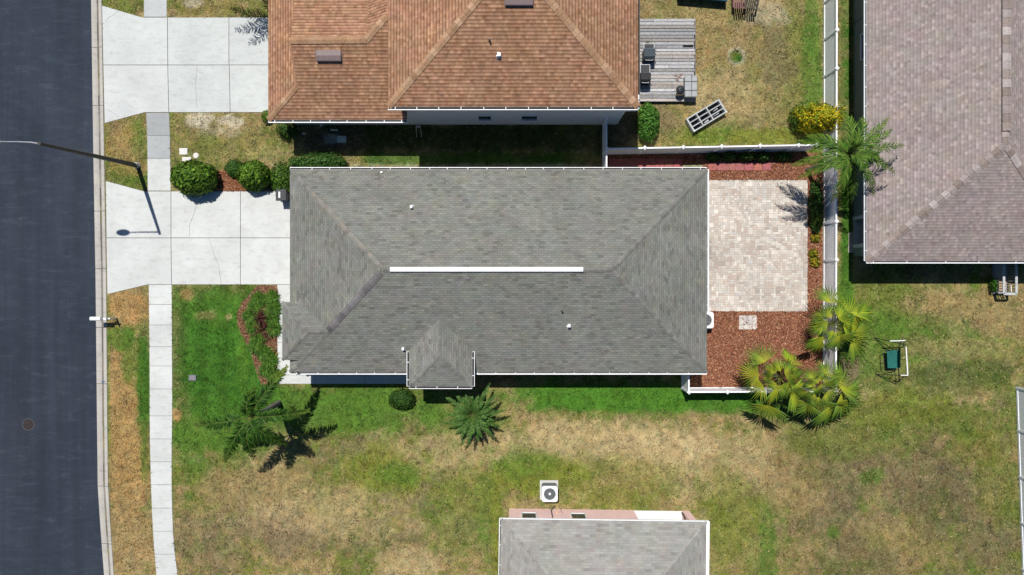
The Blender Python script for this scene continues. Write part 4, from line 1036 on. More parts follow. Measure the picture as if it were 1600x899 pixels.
for k, (px, py, w, lab) in enumerate(((1274, 372, .34, 'small yellow-leaved plant nearest the mossy shrub in the mulch strip'), (1271, 396, .30, 'small yellow and green plant mid-way down the mulch strip'), (1274, 410, .36, 'bright orange-yellow croton plant lowest in the mulch strip by the patio'))):
    bush('croton', lab, X(px, .2), Y(py, .2), w, w, .4, 330, [(.28, .22, .015), (.13, .16, .015), (.35, .2, .02), (.06, .1, .012)], 120 + k, cat='plant', leaf=.16, loose=.5, group='crotons in the mulch strip')
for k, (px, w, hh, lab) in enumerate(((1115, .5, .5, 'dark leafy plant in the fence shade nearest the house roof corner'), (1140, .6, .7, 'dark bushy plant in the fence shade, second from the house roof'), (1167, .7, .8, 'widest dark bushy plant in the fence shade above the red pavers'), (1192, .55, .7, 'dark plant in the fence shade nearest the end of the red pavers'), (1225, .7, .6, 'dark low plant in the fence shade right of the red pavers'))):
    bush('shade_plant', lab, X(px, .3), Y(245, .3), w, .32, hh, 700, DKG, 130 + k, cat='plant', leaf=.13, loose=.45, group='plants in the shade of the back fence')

def grass_clump(label, px, py, rad, n, cols, seed, name='grass_clump', L=.55, cat='ornamental grass', group=None, wid=.022, stiff=.5):
    r = np.random.default_rng(seed); cx, cy = X(px, .2), Y(py, .2)
    a = r.uniform(0, 2 * math.pi, n); el = r.uniform(.25, 1.35, n); l = L * r.uniform(.6, 1.15, n)
    b = np.stack([cx + r.normal(0, rad * .28, n), cy + r.normal(0, rad * .28, n), np.full(n, .02)], 1)
    dirh = np.stack([np.cos(a), np.sin(a), np.zeros(n)], 1); s_ = np.stack([-np.sin(a), np.cos(a), np.zeros(n)], 1) * wid
    p1 = b + dirh * (l * np.cos(el) * .55)[:, None] + np.stack([np.zeros(n), np.zeros(n), l * np.sin(el) * .62], 1)
    p2 = p1 + dirh * (l * .55)[:, None] + np.stack([np.zeros(n), np.zeros(n), l * (np.sin(el) * stiff - .28)], 1)
    Vv = np.stack([b - s_, b + s_, p1 + s_, p1 - s_, p2 + s_ * .15, p2 - s_ * .15], 1).reshape(-1, 3)
    i = np.arange(n)[:, None] * 6
    Ff = np.concatenate([i + np.array([[0, 1, 2, 3]]), i + np.array([[3, 2, 4, 5]])], 0)
    pal = np.array(cols); cc = pal[r.integers(0, len(pal), n)] * r.uniform(.65, 1.35, (n, 1))
    t = thing(name, label, cat, (cx, cy, 0), group)
    np_mesh('blades', Vv, Ff, np.repeat(cc, 6, 0), M['leaf'], t)
    return t
GG = [(.05, .13, .018), (.075, .175, .022), (.035, .085, .014), (.13, .23, .035)]
gr_ = 'grass clumps in the front bed'
for k, (px, py, rr, lab) in enumerate((
        (405, 468, .42, 'grass clump at the top left of the front bed'), (399, 480, .42, 'grass clump left in the front bed above the red spiky plants'), (391, 494, .36, 'grass clump at the curved left edge of the front bed'),
        (424, 466, .40, 'grass clump at the top right of the front bed beside the walk'), (426, 481, .40, 'grass clump against the white walk, second from the top'), (424, 497, .40, 'grass clump against the white walk beside the red spiky plants'), (427, 514, .36, 'grass clump against the white walk just below the red plants'),
        (396, 511, .34, 'grass clump low on the curved left edge of the front bed'), (403, 530, .40, 'grass clump in the narrow waist of the front bed'), (399, 541, .28, 'small grass clump at the left of the narrow waist of the front bed'),
        (413, 552, .42, 'grass clump in the lower front bed under the bare mulch'), (422, 563, .40, 'grass clump against the walk in the lower front bed'), (417, 578, .42, 'grass clump near the bottom tip of the front bed'), (427, 586, .34, 'grass clump at the very bottom of the front bed by the palm frond'))):
    grass_clump(lab, px, py, rr, 520, GG, 200 + k, group=gr_, L=.5)
for k, (px, py, lab) in enumerate(((409, 497, 'upper dark red spiky plant in the middle of the front bed'), (410, 517, 'lower dark red spiky plant in the middle of the front bed'))):
    grass_clump(lab, px, py, .12, 70, [(.07, .02, .02), (.10, .035, .03), (.05, .02, .018), (.16, .08, .05)], 230 + k, 'cordyline', .75, 'plant', 'red cordylines in the front bed', .03, .5)

# ------------------------------------------------------------------ palms
def bez(p0, p1, p2, t): return p0 * (1 - t) ** 2 + p1 * 2 * t * (1 - t) + p2 * t ** 2
def feather_frond(parent, base, tip, rise, cols, seed, nleaf=46, leaf=.55, wid=.035, plume=.8, start=.16, droop=.5, tipcol=None, fwd=.0):
    """one pinnate frond: a rib and many leaflets, as one mesh"""
    r = np.random.default_rng(seed); base = Vector(base); tip = Vector(tip); ctrl = base + (tip - base) * .5 + Vector((0, 0, rise))
    N = nleaf; V_ = []; C_ = []
    pal = np.array(cols)
    ribs = []
    for k in range(13): ribs.append(bez(base, ctrl, tip, k / 12))
    for k in range(N):
        t = start + (1 - start) * (k + r.random()) / N
        p = bez(base, ctrl, tip, t); tg = (bez(base, ctrl, tip, min(t + .02, 1)) - bez(base, ctrl, tip, max(t - .02, 0))).normalized()
        sd_ = tg.cross(Vector((0, 0, 1))).normalized(); up = sd_.cross(tg).normalized()
        env = math.sin(math.pi * min(1, .18 + .82 * t) ** .9) ** .6 if t < .97 else .35
        for sg in (-1, 1):
            ang = r.uniform(-plume, plume); l = leaf * env * r.uniform(.8, 1.15)
            d = (sd_ * sg * math.cos(ang) + up * math.sin(ang) + tg * (r.uniform(.45, .9) + fwd)).normalized()
            w = (tg - d * tg.dot(d)).normalized() * wid * r.uniform(.7, 1.2)
            m1 = p + d * l * .55; e = p + d * l + Vector((0, 0, -droop * l * r.uniform(.4, 1.0)))
            V_ += [p - w * .5, p + w * .5, m1 + w, m1 - w, e + w * .1, e - w * .1]
            c = pal[r.integers(0, len(pal))] * r.uniform(.7, 1.3)
            if tipcol is not None and t > .6: c = c * (1 - (t - .6) * 1.5) + np.array(tipcol) * (t - .6) * 1.5
            C_ += [c] * 6
    n = len(V_) // 6; i = np.arange(n)[:, None] * 6
    F_ = np.concatenate([i + np.array([[0, 1, 2, 3]]), i + np.array([[3, 2, 4, 5]])], 0)
    # rib as flat three-sided strip
    b0 = len(V_); Fr = []
    for k, p in enumerate(ribs):
        tg = (ribs[min(k + 1, 12)] - ribs[max(k - 1, 0)]).normalized(); sd_ = tg.cross(Vector((0, 0, 1))).normalized(); w = .045 * (1 - k / 14)
        V_ += [p - sd_ * w, p + Vector((0, 0, w)), p + sd_ * w]; C_ += [np.array((.13, .16, .04))] * 3
        if k:
            q = b0 + k * 3; Fr += [[q - 3, q - 2, q + 1, q], [q - 2, q - 1, q + 2, q + 1], [q - 1, q - 3, q, q + 2]]
    F_ = np.concatenate([F_, np.array(Fr)], 0)
    return np_mesh('frond', np.array([tuple(v) for v in V_]), F_, np.array(C_), M['leaf'], parent)
def trunk(parent, p0, p1, r0, r1, n=10, rings=True, mat='bark'):
    m = MB(); p0 = Vector(p0); p1 = Vector(p1); pts = []; rad = []
    K = 24
    for k in range(K + 1):
        t = k / K; pts.append(p0 + (p1 - p0) * t + Vector((math.sin(t * 3) * .03, math.cos(t * 4) * .03 - .03, 0))); rad.append((r0 + (r1 - r0) * t) * (1.06 if rings and k % 2 else 1.0))
    m.tube(pts, rad, n); return m.build('trunk', M[mat], parent)
PG_ = [(.028, .08, .012), (.045, .115, .016), (.07, .155, .022), (.02, .055, .010)]
# tall plumed palm on the front lawn
zc = 4.9; base = P(436, 630, 0); crown = P(390, 652, zc)
t = thing('palm_tree', 'palm with plumed fronds and smooth grey trunk on the front lawn', 'palm', base)
trunk(t, base, (crown.x, crown.y, zc - .9), .19, .13)
m = MB(); m.tube([(crown.x, crown.y, zc - .95), (crown.x, crown.y, zc - .5), (crown.x, crown.y, zc)], [.13, .16, .07], 10, (.06, .11, .03)); m.build('crownshaft', M['tint'], t)
for k, (px, py, zt, rise, cc) in enumerate(((449, 573, 4.3, 1.3, (.17, .2, .03)), (483, 642, 4.0, 1.3, (.12, .17, .03)), (447, 694, 3.9, 1.5, None), (398, 716, 4.0, 1.5, None), (352, 722, 3.8, 1.4, (.12, .17, .03)), (302, 664, 4.0, 1.4, (.14, .18, .04)), (398, 606, 4.6, 1.6, None), (420, 690, 4.2, 1.3, None))):
    feather_frond(t, crown, P(px, py, zt), rise, PG_, 300 + k, 130, .56, .034, 1.15, .10, .45, tuple(v * 1.5 for v in cc) if cc else (.13, .20, .03))
# low rosette palm in front of the dormer
zc = 1.45; base = P(740, 652, 0); crown = P(738, 648, zc)
t = thing('palm_tree', 'low dark green rosette palm on the lawn in front of the south dormer', 'palm', (crown.x, crown.y, 0))
trunk(t, (crown.x, crown.y, 0), (crown.x, crown.y, zc), .16, .13)
for k in range(30):
    a = 2 * math.pi * k * .381966; tt = k / 30; l = 2.2 * (.75 + .3 * random.random()); el = 1.15 - 1.35 * tt
    tip = crown + Vector((math.cos(a) * l * max(.42, math.cos(el)), math.sin(a) * l * max(.42, math.cos(el)), l * math.sin(el) * .45 - .1))
    tip.z = max(tip.z, .25)
    feather_frond(t, crown, tip, .55, [(.04, .115, .02), (.06, .15, .026), (.03, .08, .015), (.11, .20, .055)], 340 + k, 52, .27, .017, .30, .08, .2, None, .35)
# big feathered palm over the back fence
zc = 5.5; crown = P(1325, 241, zc); base = Vector((crown.x, crown.y, 0))
t = thing('palm_tree', 'big feathery palm leaning over the fence onto the mauve roof', 'palm', base)
trunk(t, base, crown, .15, .10)
PB_ = [(.055, .125, .017), (.085, .17, .022), (.035, .085, .013), (.13, .22, .03)]
for k, (px, py, zt, rise, tc) in enumerate(((1388, 185, 5.4, 1.1, (.16, .2, .04)), (1394, 203, 5.2, 1.3, None), (1414, 228, 4.7, 1.5, (.17, .17, .04)), (1399, 272, 4.6, 1.4, (.16, .15, .03)), (1365, 306, 4.4, 1.4, (.15, .17, .03)), (1299, 315, 4.3, 1.4, (.2, .24, .04)), (1250, 277, 4.6, 1.5, (.2, .23, .03)), (1238, 258, 4.4, 1.5, (.15, .16, .03)), (1243, 221, 4.6, 1.5, None), (1262, 212, 5.0, 1.4, (.10, .14, .02)), (1349, 182, 5.3, 1.2, (.13, .18, .04)), (1317, 172, 5.0, 1.3, None), (1306, 262, 6.4, .8, (.10, .17, .03)), (1350, 262, 6.3, .8, None), (1338, 222, 6.6, .7, None), (1375, 250, 5.6, 1.2, None), (1330, 318, 3.6, 1.2, None))):
    feather_frond(t, crown, P(px, py, zt), rise, PB_, 400 + k, 40, .64, .026, .50, .12, .5, tuple(v * 1.5 for v in tc) if tc else None, .9)
# palm above the frame whose crown shades the upper driveway
zc = 4.6; crown = P(372, -76, zc)
t = thing('palm_tree', 'palm above the top edge that shades the corner of the upper driveway', 'palm', (crown.x, crown.y, 0))
trunk(t, (crown.x, crown.y, 0), crown, .16, .12)
for k, (dx_, dy_) in enumerate(((-62, 42), (-40, 66), (-5, 60), (25, 62), (40, 30), (-70, 5), (55, -10), (-30, -50), (20, -50))):
    p = P(372 + dx_, -76 + dy_, 3.9); feather_frond(t, crown, p, 1.3, PG_, 450 + k, 44, .6, .03, .9, .12, .4)

def fan_leaf(parent, crown, hub, tip, seed, cols, half_=1.5, nseg=17):
    """one palmate leaf: petiole and a pleated fan"""
    r = np.random.default_rng(seed); crown = Vector(crown); hub = Vector(hub); tip = Vector(tip)
    ax = (tip - hub); Rl = ax.length; ax.normalize(); sd_ = ax.cross(Vector((0, 0, 1))).normalized(); nr = sd_.cross(ax).normalized(); rl = r.uniform(-.55, .55); sd_, nr = sd_ * math.cos(rl) + nr * math.sin(rl), nr * math.cos(rl) - sd_ * math.sin(rl)
    V_ = []; C_ = []; F_ = []; pal = np.array(cols)
    for k in range(nseg):
        a = -half_ + 2 * half_ * (k + .5) / nseg; da = half_ / nseg * .62
        l = Rl * (.72 + .28 * math.cos(a * .62)) * r.uniform(.9, 1.06)
        dv = lambda an: ax * math.cos(an) + sd_ * math.sin(an)
        up = nr * (.16 * abs(math.sin(a)) * Rl)
        c0 = hub; m0 = hub + dv(a - da) * l * .5 + up * .5 - nr * .03 * Rl; m1 = hub + dv(a) * l * .55 + up * .5 + nr * .055 * Rl; m2 = hub + dv(a + da) * l * .5 + up * .5 - nr * .03 * Rl
        e = hub + dv(a + r.uniform(-.04, .04)) * l + up - Vector((0, 0, r.uniform(.02, .45) * l * .6))
        b = len(V_); V_ += [c0, m0, m1, m2, e]; c = pal[r.integers(0, len(pal))] * r.uniform(.8, 1.2)
        yc = np.array((.46, .46, .03))
        C_ += [c * .25 + yc * .75, c * .9, c * .78 + yc * .22, c * .8, c * .7]
        F_ += [[b, b + 1, b + 2], [b, b + 2, b + 3], [b + 1, b + 4, b + 2], [b + 2, b + 4, b + 3]]
    ctrl = crown + (hub - crown) * .5 + Vector((0, 0, .25))
    pts = [bez(crown, ctrl, hub, k / 6) for k in range(7)]
    for k, p in enumerate(pts):
        tg = (pts[min(k + 1, 6)] - pts[max(k - 1, 0)]).normalized(); s2 = tg.cross(Vector((0, 0, 1))).normalized() * .022
        V_ += [p - s2, p + Vector((0, 0, .02)), p + s2]; C_ += [np.array((.17, .2, .04))] * 3
        if k:
            q = len(V_) - 3
            for a0, a1 in ((0, 1), (1, 2), (2, 0)):
                F_ += [[q - 3 + a0, q - 3 + a1, q + a1], [q - 3 + a0, q + a1, q + a0]]
    return np_mesh('fan_leaf', np.array([tuple(v) for v in V_]), np.array(F_), np.array(C_), M['leaf'], parent)
FC = [(.08, .19, .02), (.11, .23, .022), (.16, .28, .024), (.06, .15, .018), (.22, .32, .026)]
FD = [(.045, .125, .02), (.065, .16, .024), (.095, .205, .028), (.035, .09, .016)]
def fan_palm(label, cpx, cpy, zc, leaves, seed, group, cols=FC):
    cr = P(cpx, cpy, zc); t = thing('fan_palm', label, 'palm', (cr.x, cr.y, 0), group)
    trunk(t, (cr.x, cr.y, 0), cr, .16, .12)
    for k, (hx, hy, tx, ty, hz, tz) in enumerate(leaves): fan_leaf(t, cr, P(hx, hy, hz), P(tx, ty, tz), seed + k, cols if k % 3 else FD)
    r = random.Random(seed * 3)
    for k in range(9):
        a = 2 * math.pi * (k + r.random() * .6) / 9; d = Vector((math.cos(a), math.sin(a), 0)); q = r.uniform(.35, .62)
        h = cr + d * q + Vector((0, 0, r.uniform(.25, .6))); fan_leaf(t, cr, h, h + d * r.uniform(.75, 1.05) + Vector((0, 0, r.uniform(-.35, .15))), seed + 60 + k, FD if k % 2 else cols, 1.25, 13)
    return t
gp = 'fan palms at the corner of the mulch bed'
fan_palm('fan palm standing over the white fence beside the patio corner', 1300, 505, 2.5, [(1297, 474, 1296, 443, 2.9, 2.3), (1327, 489, 1350, 464, 2.8, 2.1), (1332, 503, 1363, 500, 2.7, 1.9), (1331, 527, 1367, 541, 2.6, 1.7), (1286, 508, 1258, 512, 2.9, 2.2), (1286, 526, 1269, 553, 2.7, 1.9), (1312, 524, 1318, 548, 3.1, 2.3), (1310, 498, 1322, 478, 3.4, 3.0), (1292, 494, 1276, 478, 3.0, 2.3)], 500, gp)
fan_palm('yellowest fan palm, spreading over the mulch and the low front fence', 1218, 590, 2.4, [(1196, 566, 1172, 538, 2.8, 2.1), (1186, 586, 1147, 582, 2.7, 2.0), (1192, 602, 1166, 617, 2.7, 1.9), (1202, 634, 1195, 664, 2.6, 1.6), (1237, 569, 1232, 545, 2.9, 2.2), (1237, 612, 1256, 630, 2.8, 2.0), (1226, 584, 1246, 572, 3.4, 3.0), (1213, 606, 1222, 626, 3.1, 2.4), (1208, 580, 1192, 575, 3.4, 3.0), (1232, 594, 1254, 596, 3.2, 2.5)], 520, gp, FC[1:] + [(.22, .24, .02)])
fan_palm('darkest fan palm at the fence corner, lowest of the three', 1279, 606, 2.5, [(1272, 590, 1255, 574, 3.0, 2.4), (1293, 588, 1302, 565, 2.9, 2.2), (1311, 604, 1344, 600, 2.8, 2.0), (1314, 616, 1340, 636, 2.7, 1.8), (1277, 627, 1272, 658, 2.7, 1.6), (1300, 632, 1318, 658, 2.7, 1.6), (1262, 612, 1240, 622, 3.0, 2.3), (1284, 600, 1300, 612, 3.5, 3.0), (1270, 604, 1258, 596, 3.5, 3.0), (1262, 630, 1248, 650, 2.7, 1.8)], 540, gp, FD)
grass_clump('tuft of dry pale grass at the foot of the corner fan palm outside the fence', 1322, 576, .35, 240, [(.28, .22, .14), (.2, .16, .09), (.12, .13, .04)], 560, 'dry_grass_tuft', .5, 'grass tuft')

# ------------------------------------------------------------------ street lamp, mailbox, manhole, lids
zl = 9.3; b0 = P(215, 259, 0); tp = P(61, 224.5, zl)
t = thing('street_lamp', 'tall dark street lamp on the verge with its arm over the road', 'street lamp', b0)
m = MB(); m.tube([b0, b0 + (tp - b0) * .5, tp], [.155, .125, .09], 12); m.build('pole', M['pole'], t, True)
m = MB(); m.lathe(b0, [(.22, -.02), (.22, .10), (.17, .14), (.16, .35)], 12); m.tube([b0 + Vector((-.1, .1, .12)), b0 + Vector((-.02, .02, .5))], .06, 6); m.build('base', M['steel'], t)
m = MB(); q = tp - Vector((0, 0, .25)); m.tube([q, q + Vector((-.45, .07, .16)), q + Vector((-1.1, .09, .22)), q + Vector((-2.0, .09, .26))], [.05, .045, .04, .035], 8); m.build('arm', M['steel'], t, True)
m = MB(); m.lathe(q + Vector((-2.42, .09, .20)), [(.10, .0), (.40, .03), (.46, .09), (.36, .17), (.1, .22)], 18, sx=1.0, sy=.48); m.build('lamp_head', M['grey_plastic'], t, True)
mb0 = P(182, 497, 0)
t = thing('mailbox', 'white mailbox on a post at the kerb edge of the verge', 'mailbox', mb0)
m = MB(); m.box(mb0.x - .05, mb0.x + .05, mb0.y - .05, mb0.y + .05, 0, 1.25); m.beam(mb0 + Vector((.15, 0, .98)), mb0 + Vector((-.55, 0, .98)), .09, .09); m.beam(mb0 + Vector((0, 0, .55)), mb0 + Vector((-.4, 0, .95)), .07, .07); m.build('post', M['vinyl'], t)
m = MB(); x0, x1 = mb0.x - .98, mb0.x - .32; zb = 1.03
sec = [(-.125, 0), (-.125, .15)] + [(-.125 * math.cos(a), .15 + .11 * math.sin(a)) for a in [math.pi * k / 8 for k in range(1, 8)]] + [(.125, .15), (.125, 0)]
for (a0, z0), (a1, z1_) in zip(sec, sec[1:] + sec[:1]): m.poly([(x0, mb0.y + a0, zb + z0), (x1, mb0.y + a0, zb + z0), (x1, mb0.y + a1, zb + z1_), (x0, mb0.y + a1, zb + z1_)])
m.poly([(x1, mb0.y + a, zb + z) for a, z in sec]); m.build('box', M['white'], t)
m = MB(); m.poly([(x0 - .01, mb0.y + a * 1.04, zb + z) for a, z in sec]); m.poly([(x0 - .03, mb0.y + a * 1.04, zb + z) for a, z in sec]); m.box(x0 - .03, x0 - .006, mb0.y - .13, mb0.y + .13, zb, zb + .16); m.build('door', M['white'], t)
mh = P(44.5, 663.5, -.045)
t = thing('manhole_cover', 'round rusty manhole cover in the road', 'manhole cover', mh)
m = MB(); m.lathe(mh, [(.36, .0), (.36, .008), (.31, .010)], 24, (.032, .028, .03))
for k in range(5):
    a = k * 1.2566; m.box(mh.x + .17 * math.cos(a) - .06, mh.x + .17 * math.cos(a) + .06, mh.y + .17 * math.sin(a) - .06, mh.y + .17 * math.sin(a) + .06, mh.z + .009, mh.z + .02, (.05, .036, .032))
m.build('lid', M['tint'], t)
m = MB(); m.ring(mh + Vector((0, 0, .0135)), .345, .41, 24, (.065, .068, .075)); m.build('rim', M['tint'], t)
u = P(301.5, 590.5, 0)
t = thing('utility_box', 'small grey rectangular utility box lid in the green front lawn', 'utility lid', u)
m = MB(); m.box(u.x - .25, u.x + .25, u.y - .19, u.y + .19, 0, .10, (.16, .16, .165), bev=.02); m.build('box', M['tint'], t)
m = MB(); m.box(u.x - .20, u.x + .22, u.y - .15, u.y + .15, .095, .115, (.20, .195, .215), bev=.01); m.build('lid', M['tint'], t)
m = MB(); m.box(X(159.5), X(165), Y(597), Y(595.6), .03, .056, (.05, .16, .33)); tag_ = m.build('kerb_marker', M['tint']); props(tag_, 'small blue marker on the top of the kerb below the mailbox', 'kerb marker')

# stepping stones
for k, (px, py, w, h, lab, sh) in enumerate(((287, 237, .27, .22, 'square white stone by the sidewalk, highest of the three', 4), (306.5, 243.5, .19, .19, 'round white stone right of the two square ones', 12), (292, 249.5, .30, .16, 'oblong white stone nearest the big clipped shrub', 4))):
    p = P(px, py, 0); m = MB(); n = sh
    if n == 4: m.box(p.x - w, p.x + w, p.y - h, p.y + h, 0, .06, (.62, .60, .58), bev=.02)
    else: m.lathe(p, [(w, 0), (w, .04), (w * .8, .06)], n, (.62, .60, .58))
    o = m.build('stepping_stone', M['tint']); props(o, lab, 'stone', 'white stones beside the clipped shrub')
# pale paver pad
t = thing('paver_pad', 'small square pad of pale pavers alone in the mulch below the patio', 'paver pad', P(1168, 504, 0))
m = MB(); x0, x1, y0, y1 = X(1154), X(1182), Y(515), Y(493)
r_ = random.Random(4)
for i in range(4):
    for j in range(3):
        cx0 = x0 + (x1 - x0) * i / 4; cy0 = y0 + (y1 - y0) * j / 3; k = r_.uniform(.85, 1.12)
        edge_ = (i in (0, 3)) or j == 0
        k = 1 + (k - 1) * .35; c = (.53 * k, .50 * k, .46 * k) if edge_ else (.46 * k, .44 * k, .42 * k)
        m.box(cx0 + .004, cx0 + (x1 - x0) / 4 - .004, cy0 + .004, cy0 + (y1 - y0) / 3 - .004, .0, .085 + r_.uniform(-.004, .004), c, bev=.012)
m.build('pavers', M['paver'], t)
# red pavers
for k in range(7):
    x0 = X(1106 + k * 14.1); x1 = X(1106 + k * 14.1 + 13.4)
    m = MB(); m.box(x0, x1, Y(266.8), Y(254.3), 0, .10, tuple(v * random.uniform(.9, 1.08) for v in (.36, .125, .115)), bev=.012)
    o = m.build('red_paver', M['tint'])
    where = ['nearest the house roof corner', 'second from the house roof corner', 'third from the house roof corner', 'middle one of the seven', 'third from the free end', 'second from the free end', 'at the free end beside bare mulch'][k]
    props(o, 'pinkish red paver in the row above the patio, ' + where, 'paver', 'red pavers above the patio')
for k in range(8):
    x0 = X(952 + k * 14.3); x1 = X(952 + k * 14.3 + 13.9)
    m = MB(); m.box(x0, x1, Y(262), Y(248.5), 0, .09, tuple(v * random.uniform(.92, 1.06) for v in (.34, .115, .11)), bev=.012)
    o = m.build('red_paver', M['tint'])
    where = ['touching the white fence panel', 'second from the white fence panel', 'third from the white fence panel', 'fourth from the white fence panel', 'fourth from the dark plants', 'third from the dark plants', 'second from the dark plants', 'nearest the dark plants'][k]
    props(o, 'shaded dull red paver between fence and grey roof, ' + where, 'paver', 'shaded red pavers under the fence')

# ------------------------------------------------------------------ air conditioners
def ac_unit(label, cx, cy, w, h, pad=True):
    t = thing('air_conditioner', label, 'air conditioner', (cx, cy, 0)); z0 = .1
    if pad: m = MB(); m.box(cx - w * .62, cx + w * .62, cy - w * .66, cy + w * .64, -.02, .1, (.95, .93, .9), bev=.02); m.build('pad', M['concrete'], t)
    def rr(s_, r_):
        pts = []
        for qx, qy, a0 in ((1, 1, 0), (-1, 1, 90), (-1, -1, 180), (1, -1, 270)):
            for k in range(5):
                a = R(a0 + k * 22.5); pts.append((cx + qx * (s_ - r_) + r_ * math.cos(a), cy + qy * (s_ - r_) + r_ * math.sin(a)))
        return pts
    m = MB(); m.prism(rr(w * .49, .13), z0, z0 + h - .05)
    for k in range(12):
        zz = z0 + .08 + k * (h - .2) / 12; m.prism(rr(w * .5, .13), zz, zz + .025)
    m.build('cabinet', M['coil'], t)
    m = MB(); zt = z0 + h; ri = w * .39; n = 40; hs_ = w * .52; rc = .14
    def edge_pt(a):
        c_, s_ = math.cos(a), math.sin(a); k = hs_ / max(abs(c_), abs(s_)); x_, y_ = c_ * k, s_ * k
        ox_, oy_ = abs(x_) - (hs_ - rc), abs(y_) - (hs_ - rc)
        if ox_ > 0 and oy_ > 0:
            l_ = math.hypot(ox_, oy_); f_ = min(1, rc / l_); x_ = math.copysign(hs_ - rc + ox_ * f_, x_); y_ = math.copysign(hs_ - rc + oy_ * f_, y_)
        return (cx + x_, cy + y_)
    for i in range(n):
        aa = 2 * math.pi * i / n; ab = 2 * math.pi * (i + 1) / n; a = edge_pt(aa); b = edge_pt(ab)
        pa = (cx + ri * math.cos(aa), cy + ri * math.sin(aa), zt + .02); pb_ = (cx + ri * math.cos(ab), cy + ri * math.sin(ab), zt + .02)
        m.poly([(a[0], a[1], zt), (b[0], b[1], zt), pb_, pa]); m.poly([(a[0], a[1], zt - .09), (b[0], b[1], zt - .09), (b[0], b[1], zt), (a[0], a[1], zt)])
        m.poly([pa, pb_, (pb_[0], pb_[1], zt - .05), (pa[0], pa[1], zt - .05)])
    m.build('top_panel', M['white'], t)
    m = MB(); m.lathe((cx, cy, zt - .16), [(ri, 0), (ri, .01)], 24, (.02, .02, .022)); m.build('well', M['tint'], t)
    m = MB()
    for k in range(4):
        a = k * math.pi / 2 + .5; pts = []
        for s_, e in ((.10, -.25), (.34, -.45), (.37, .1), (.10, .35)): pts.append((cx + w * s_ * math.cos(a + e), cy + w * s_ * math.sin(a + e), zt - .10 + (.05 if e > 0 else 0)))
        m.poly(pts, (.62, .65, .68))
    m.lathe((cx, cy, zt - .1), [(.1, 0), (.1, .07), (.03, .09)], 12, (.5, .52, .54)); m.build('fan', M['tint'], t)
    m = MB()
    for k in range(4): m.ring((cx, cy, zt + .012), ri * (.2 + .25 * k), ri * (.2 + .25 * k) + .008, 24, (.12, .125, .13))
    for k in range(8): m.beam((cx, cy, zt + .008), (cx + ri * math.cos(k * .785), cy + ri * math.sin(k * .785), zt + .008), .010, .008, (.12, .125, .13))
    m.lathe((cx, cy, zt + .012), [(.075, 0), (.07, .012)], 12, (.75, .77, .79)); m.build('grille', M['tint'], t)
    return t
ac_unit('white-topped air conditioner on a pad beside the pink house', X(859, .95), Y(772, .95), .98, .88)
ac_unit('air conditioner half hidden by the edge of the grey roof above the mulch', X(1102.5, 1.0), Y(500.5, 1.0), 1.0, .92)

# ------------------------------------------------------------------ wooden deck with its clutter
dk = thing('wooden_deck', 'weathered grey wooden deck behind the two-storey house', 'deck', P(1040, 93, 0))
zd = .32; m = MB(); yy = 29.5; r_ = random.Random(9); k = 0
while yy < 156:
    h = 5.2; k0 = r_.uniform(.60, 1.2); c = (.40 * k0, .405 * k0, .425 * k0)
    if r_.random() < .22: c = (c[0] * .95, c[1] * .87, c[2] * .8)
    xs_ = [985, r_.uniform(1015, 1060), 1085.5 + r_.uniform(-1.2, 1.2)]
    for a, b in zip(xs_[:-1], xs_[1:]):
        k1 = r_.uniform(.88, 1.1); m.box(X(a, zd) + .006, X(b, zd), Y(yy + h - .9, zd), Y(yy, zd), zd - .035, zd + r_.uniform(-.008, .006), tuple(v * k1 for v in c), bev=.006)
    yy += h
m.build('deck_board', M['wood_grey'], dk)
m = MB()
for px in (986, 1020, 1052, 1083): m.box(X(px, zd) - .03, X(px, zd) + .03, Y(156, zd), Y(30, zd), .02, zd - .04, (.12, .1, .09))
m.box(X(985, zd), X(1085, zd), Y(157.2, zd), Y(156.6, zd), .02, zd - .01, (.2, .19, .18)); m.box(X(1086.4, zd), X(1087, zd), Y(157, zd), Y(29, zd), .02, zd - .01, (.22, .2, .18)); m.build('frame', M['wood_grey'], dk)
m = MB(); m.box(X(1067, zd), X(1083, zd), Y(73.6, zd), Y(71.2, zd), zd + .006, zd + .05, (.018, .018, .018)); props(m.build('rubber_strip', M['tint']), 'short black strip lying on the deck boards', 'strip')
m = MB()
for (px, py) in ((1056, 118), (1061, 121), (1058, 125), (1064, 117)): m.box(X(px, zd) - .10, X(px, zd) + .10, Y(py, zd) - .06, Y(py, zd) + .06, zd + .006, zd + .03 + random.uniform(0, .01), (.22, .15, .14))
props(m.build('worn_mat', M['tint']), 'faded reddish scraps beside the grey chest on the deck', 'scraps', kind='stuff')
c0 = P(1076.5, 138.5, zd); t = thing('storage_chest', 'grey strapped storage chest on the corner of the deck', 'chest', c0)
m = MB(); m.box(c0.x - .37, c0.x + .37, c0.y - .66, c0.y + .66, zd + .008, zd + .46, bev=.03); m.build('box', M['grey_plastic'], t)
m = MB(); m.box(c0.x - .40, c0.x + .40, c0.y - .69, c0.y + .69, zd + .46, zd + .54, (.34, .355, .365), bev=.04); m.build('lid', M['tint'], t)
for q in (-.28, .3): m = MB(); m.box(c0.x - .41, c0.x + .41, c0.y + q - .02, c0.y + q + .02, zd + .47, zd + .556, (.07, .07, .075)); m.build('strap', M['tint'], t)
m = MB(); m.box(c0.x + .02, c0.x + .055, c0.y - .70, c0.y + .70, zd + .47, zd + .552, (.07, .07, .075)); m.build('strap', M['tint'], t)
k0 = P(1059.5, 145, zd); t = thing('kettle_grill', 'round black kettle grill beside the grey chest on the deck', 'grill', k0)
m = MB(); m.lathe(k0 + Vector((0, 0, .35)), [(.05, 0), (.2, .06), (.27, .2), (.28, .26)], 18); m.build('bowl', M['black'], t)
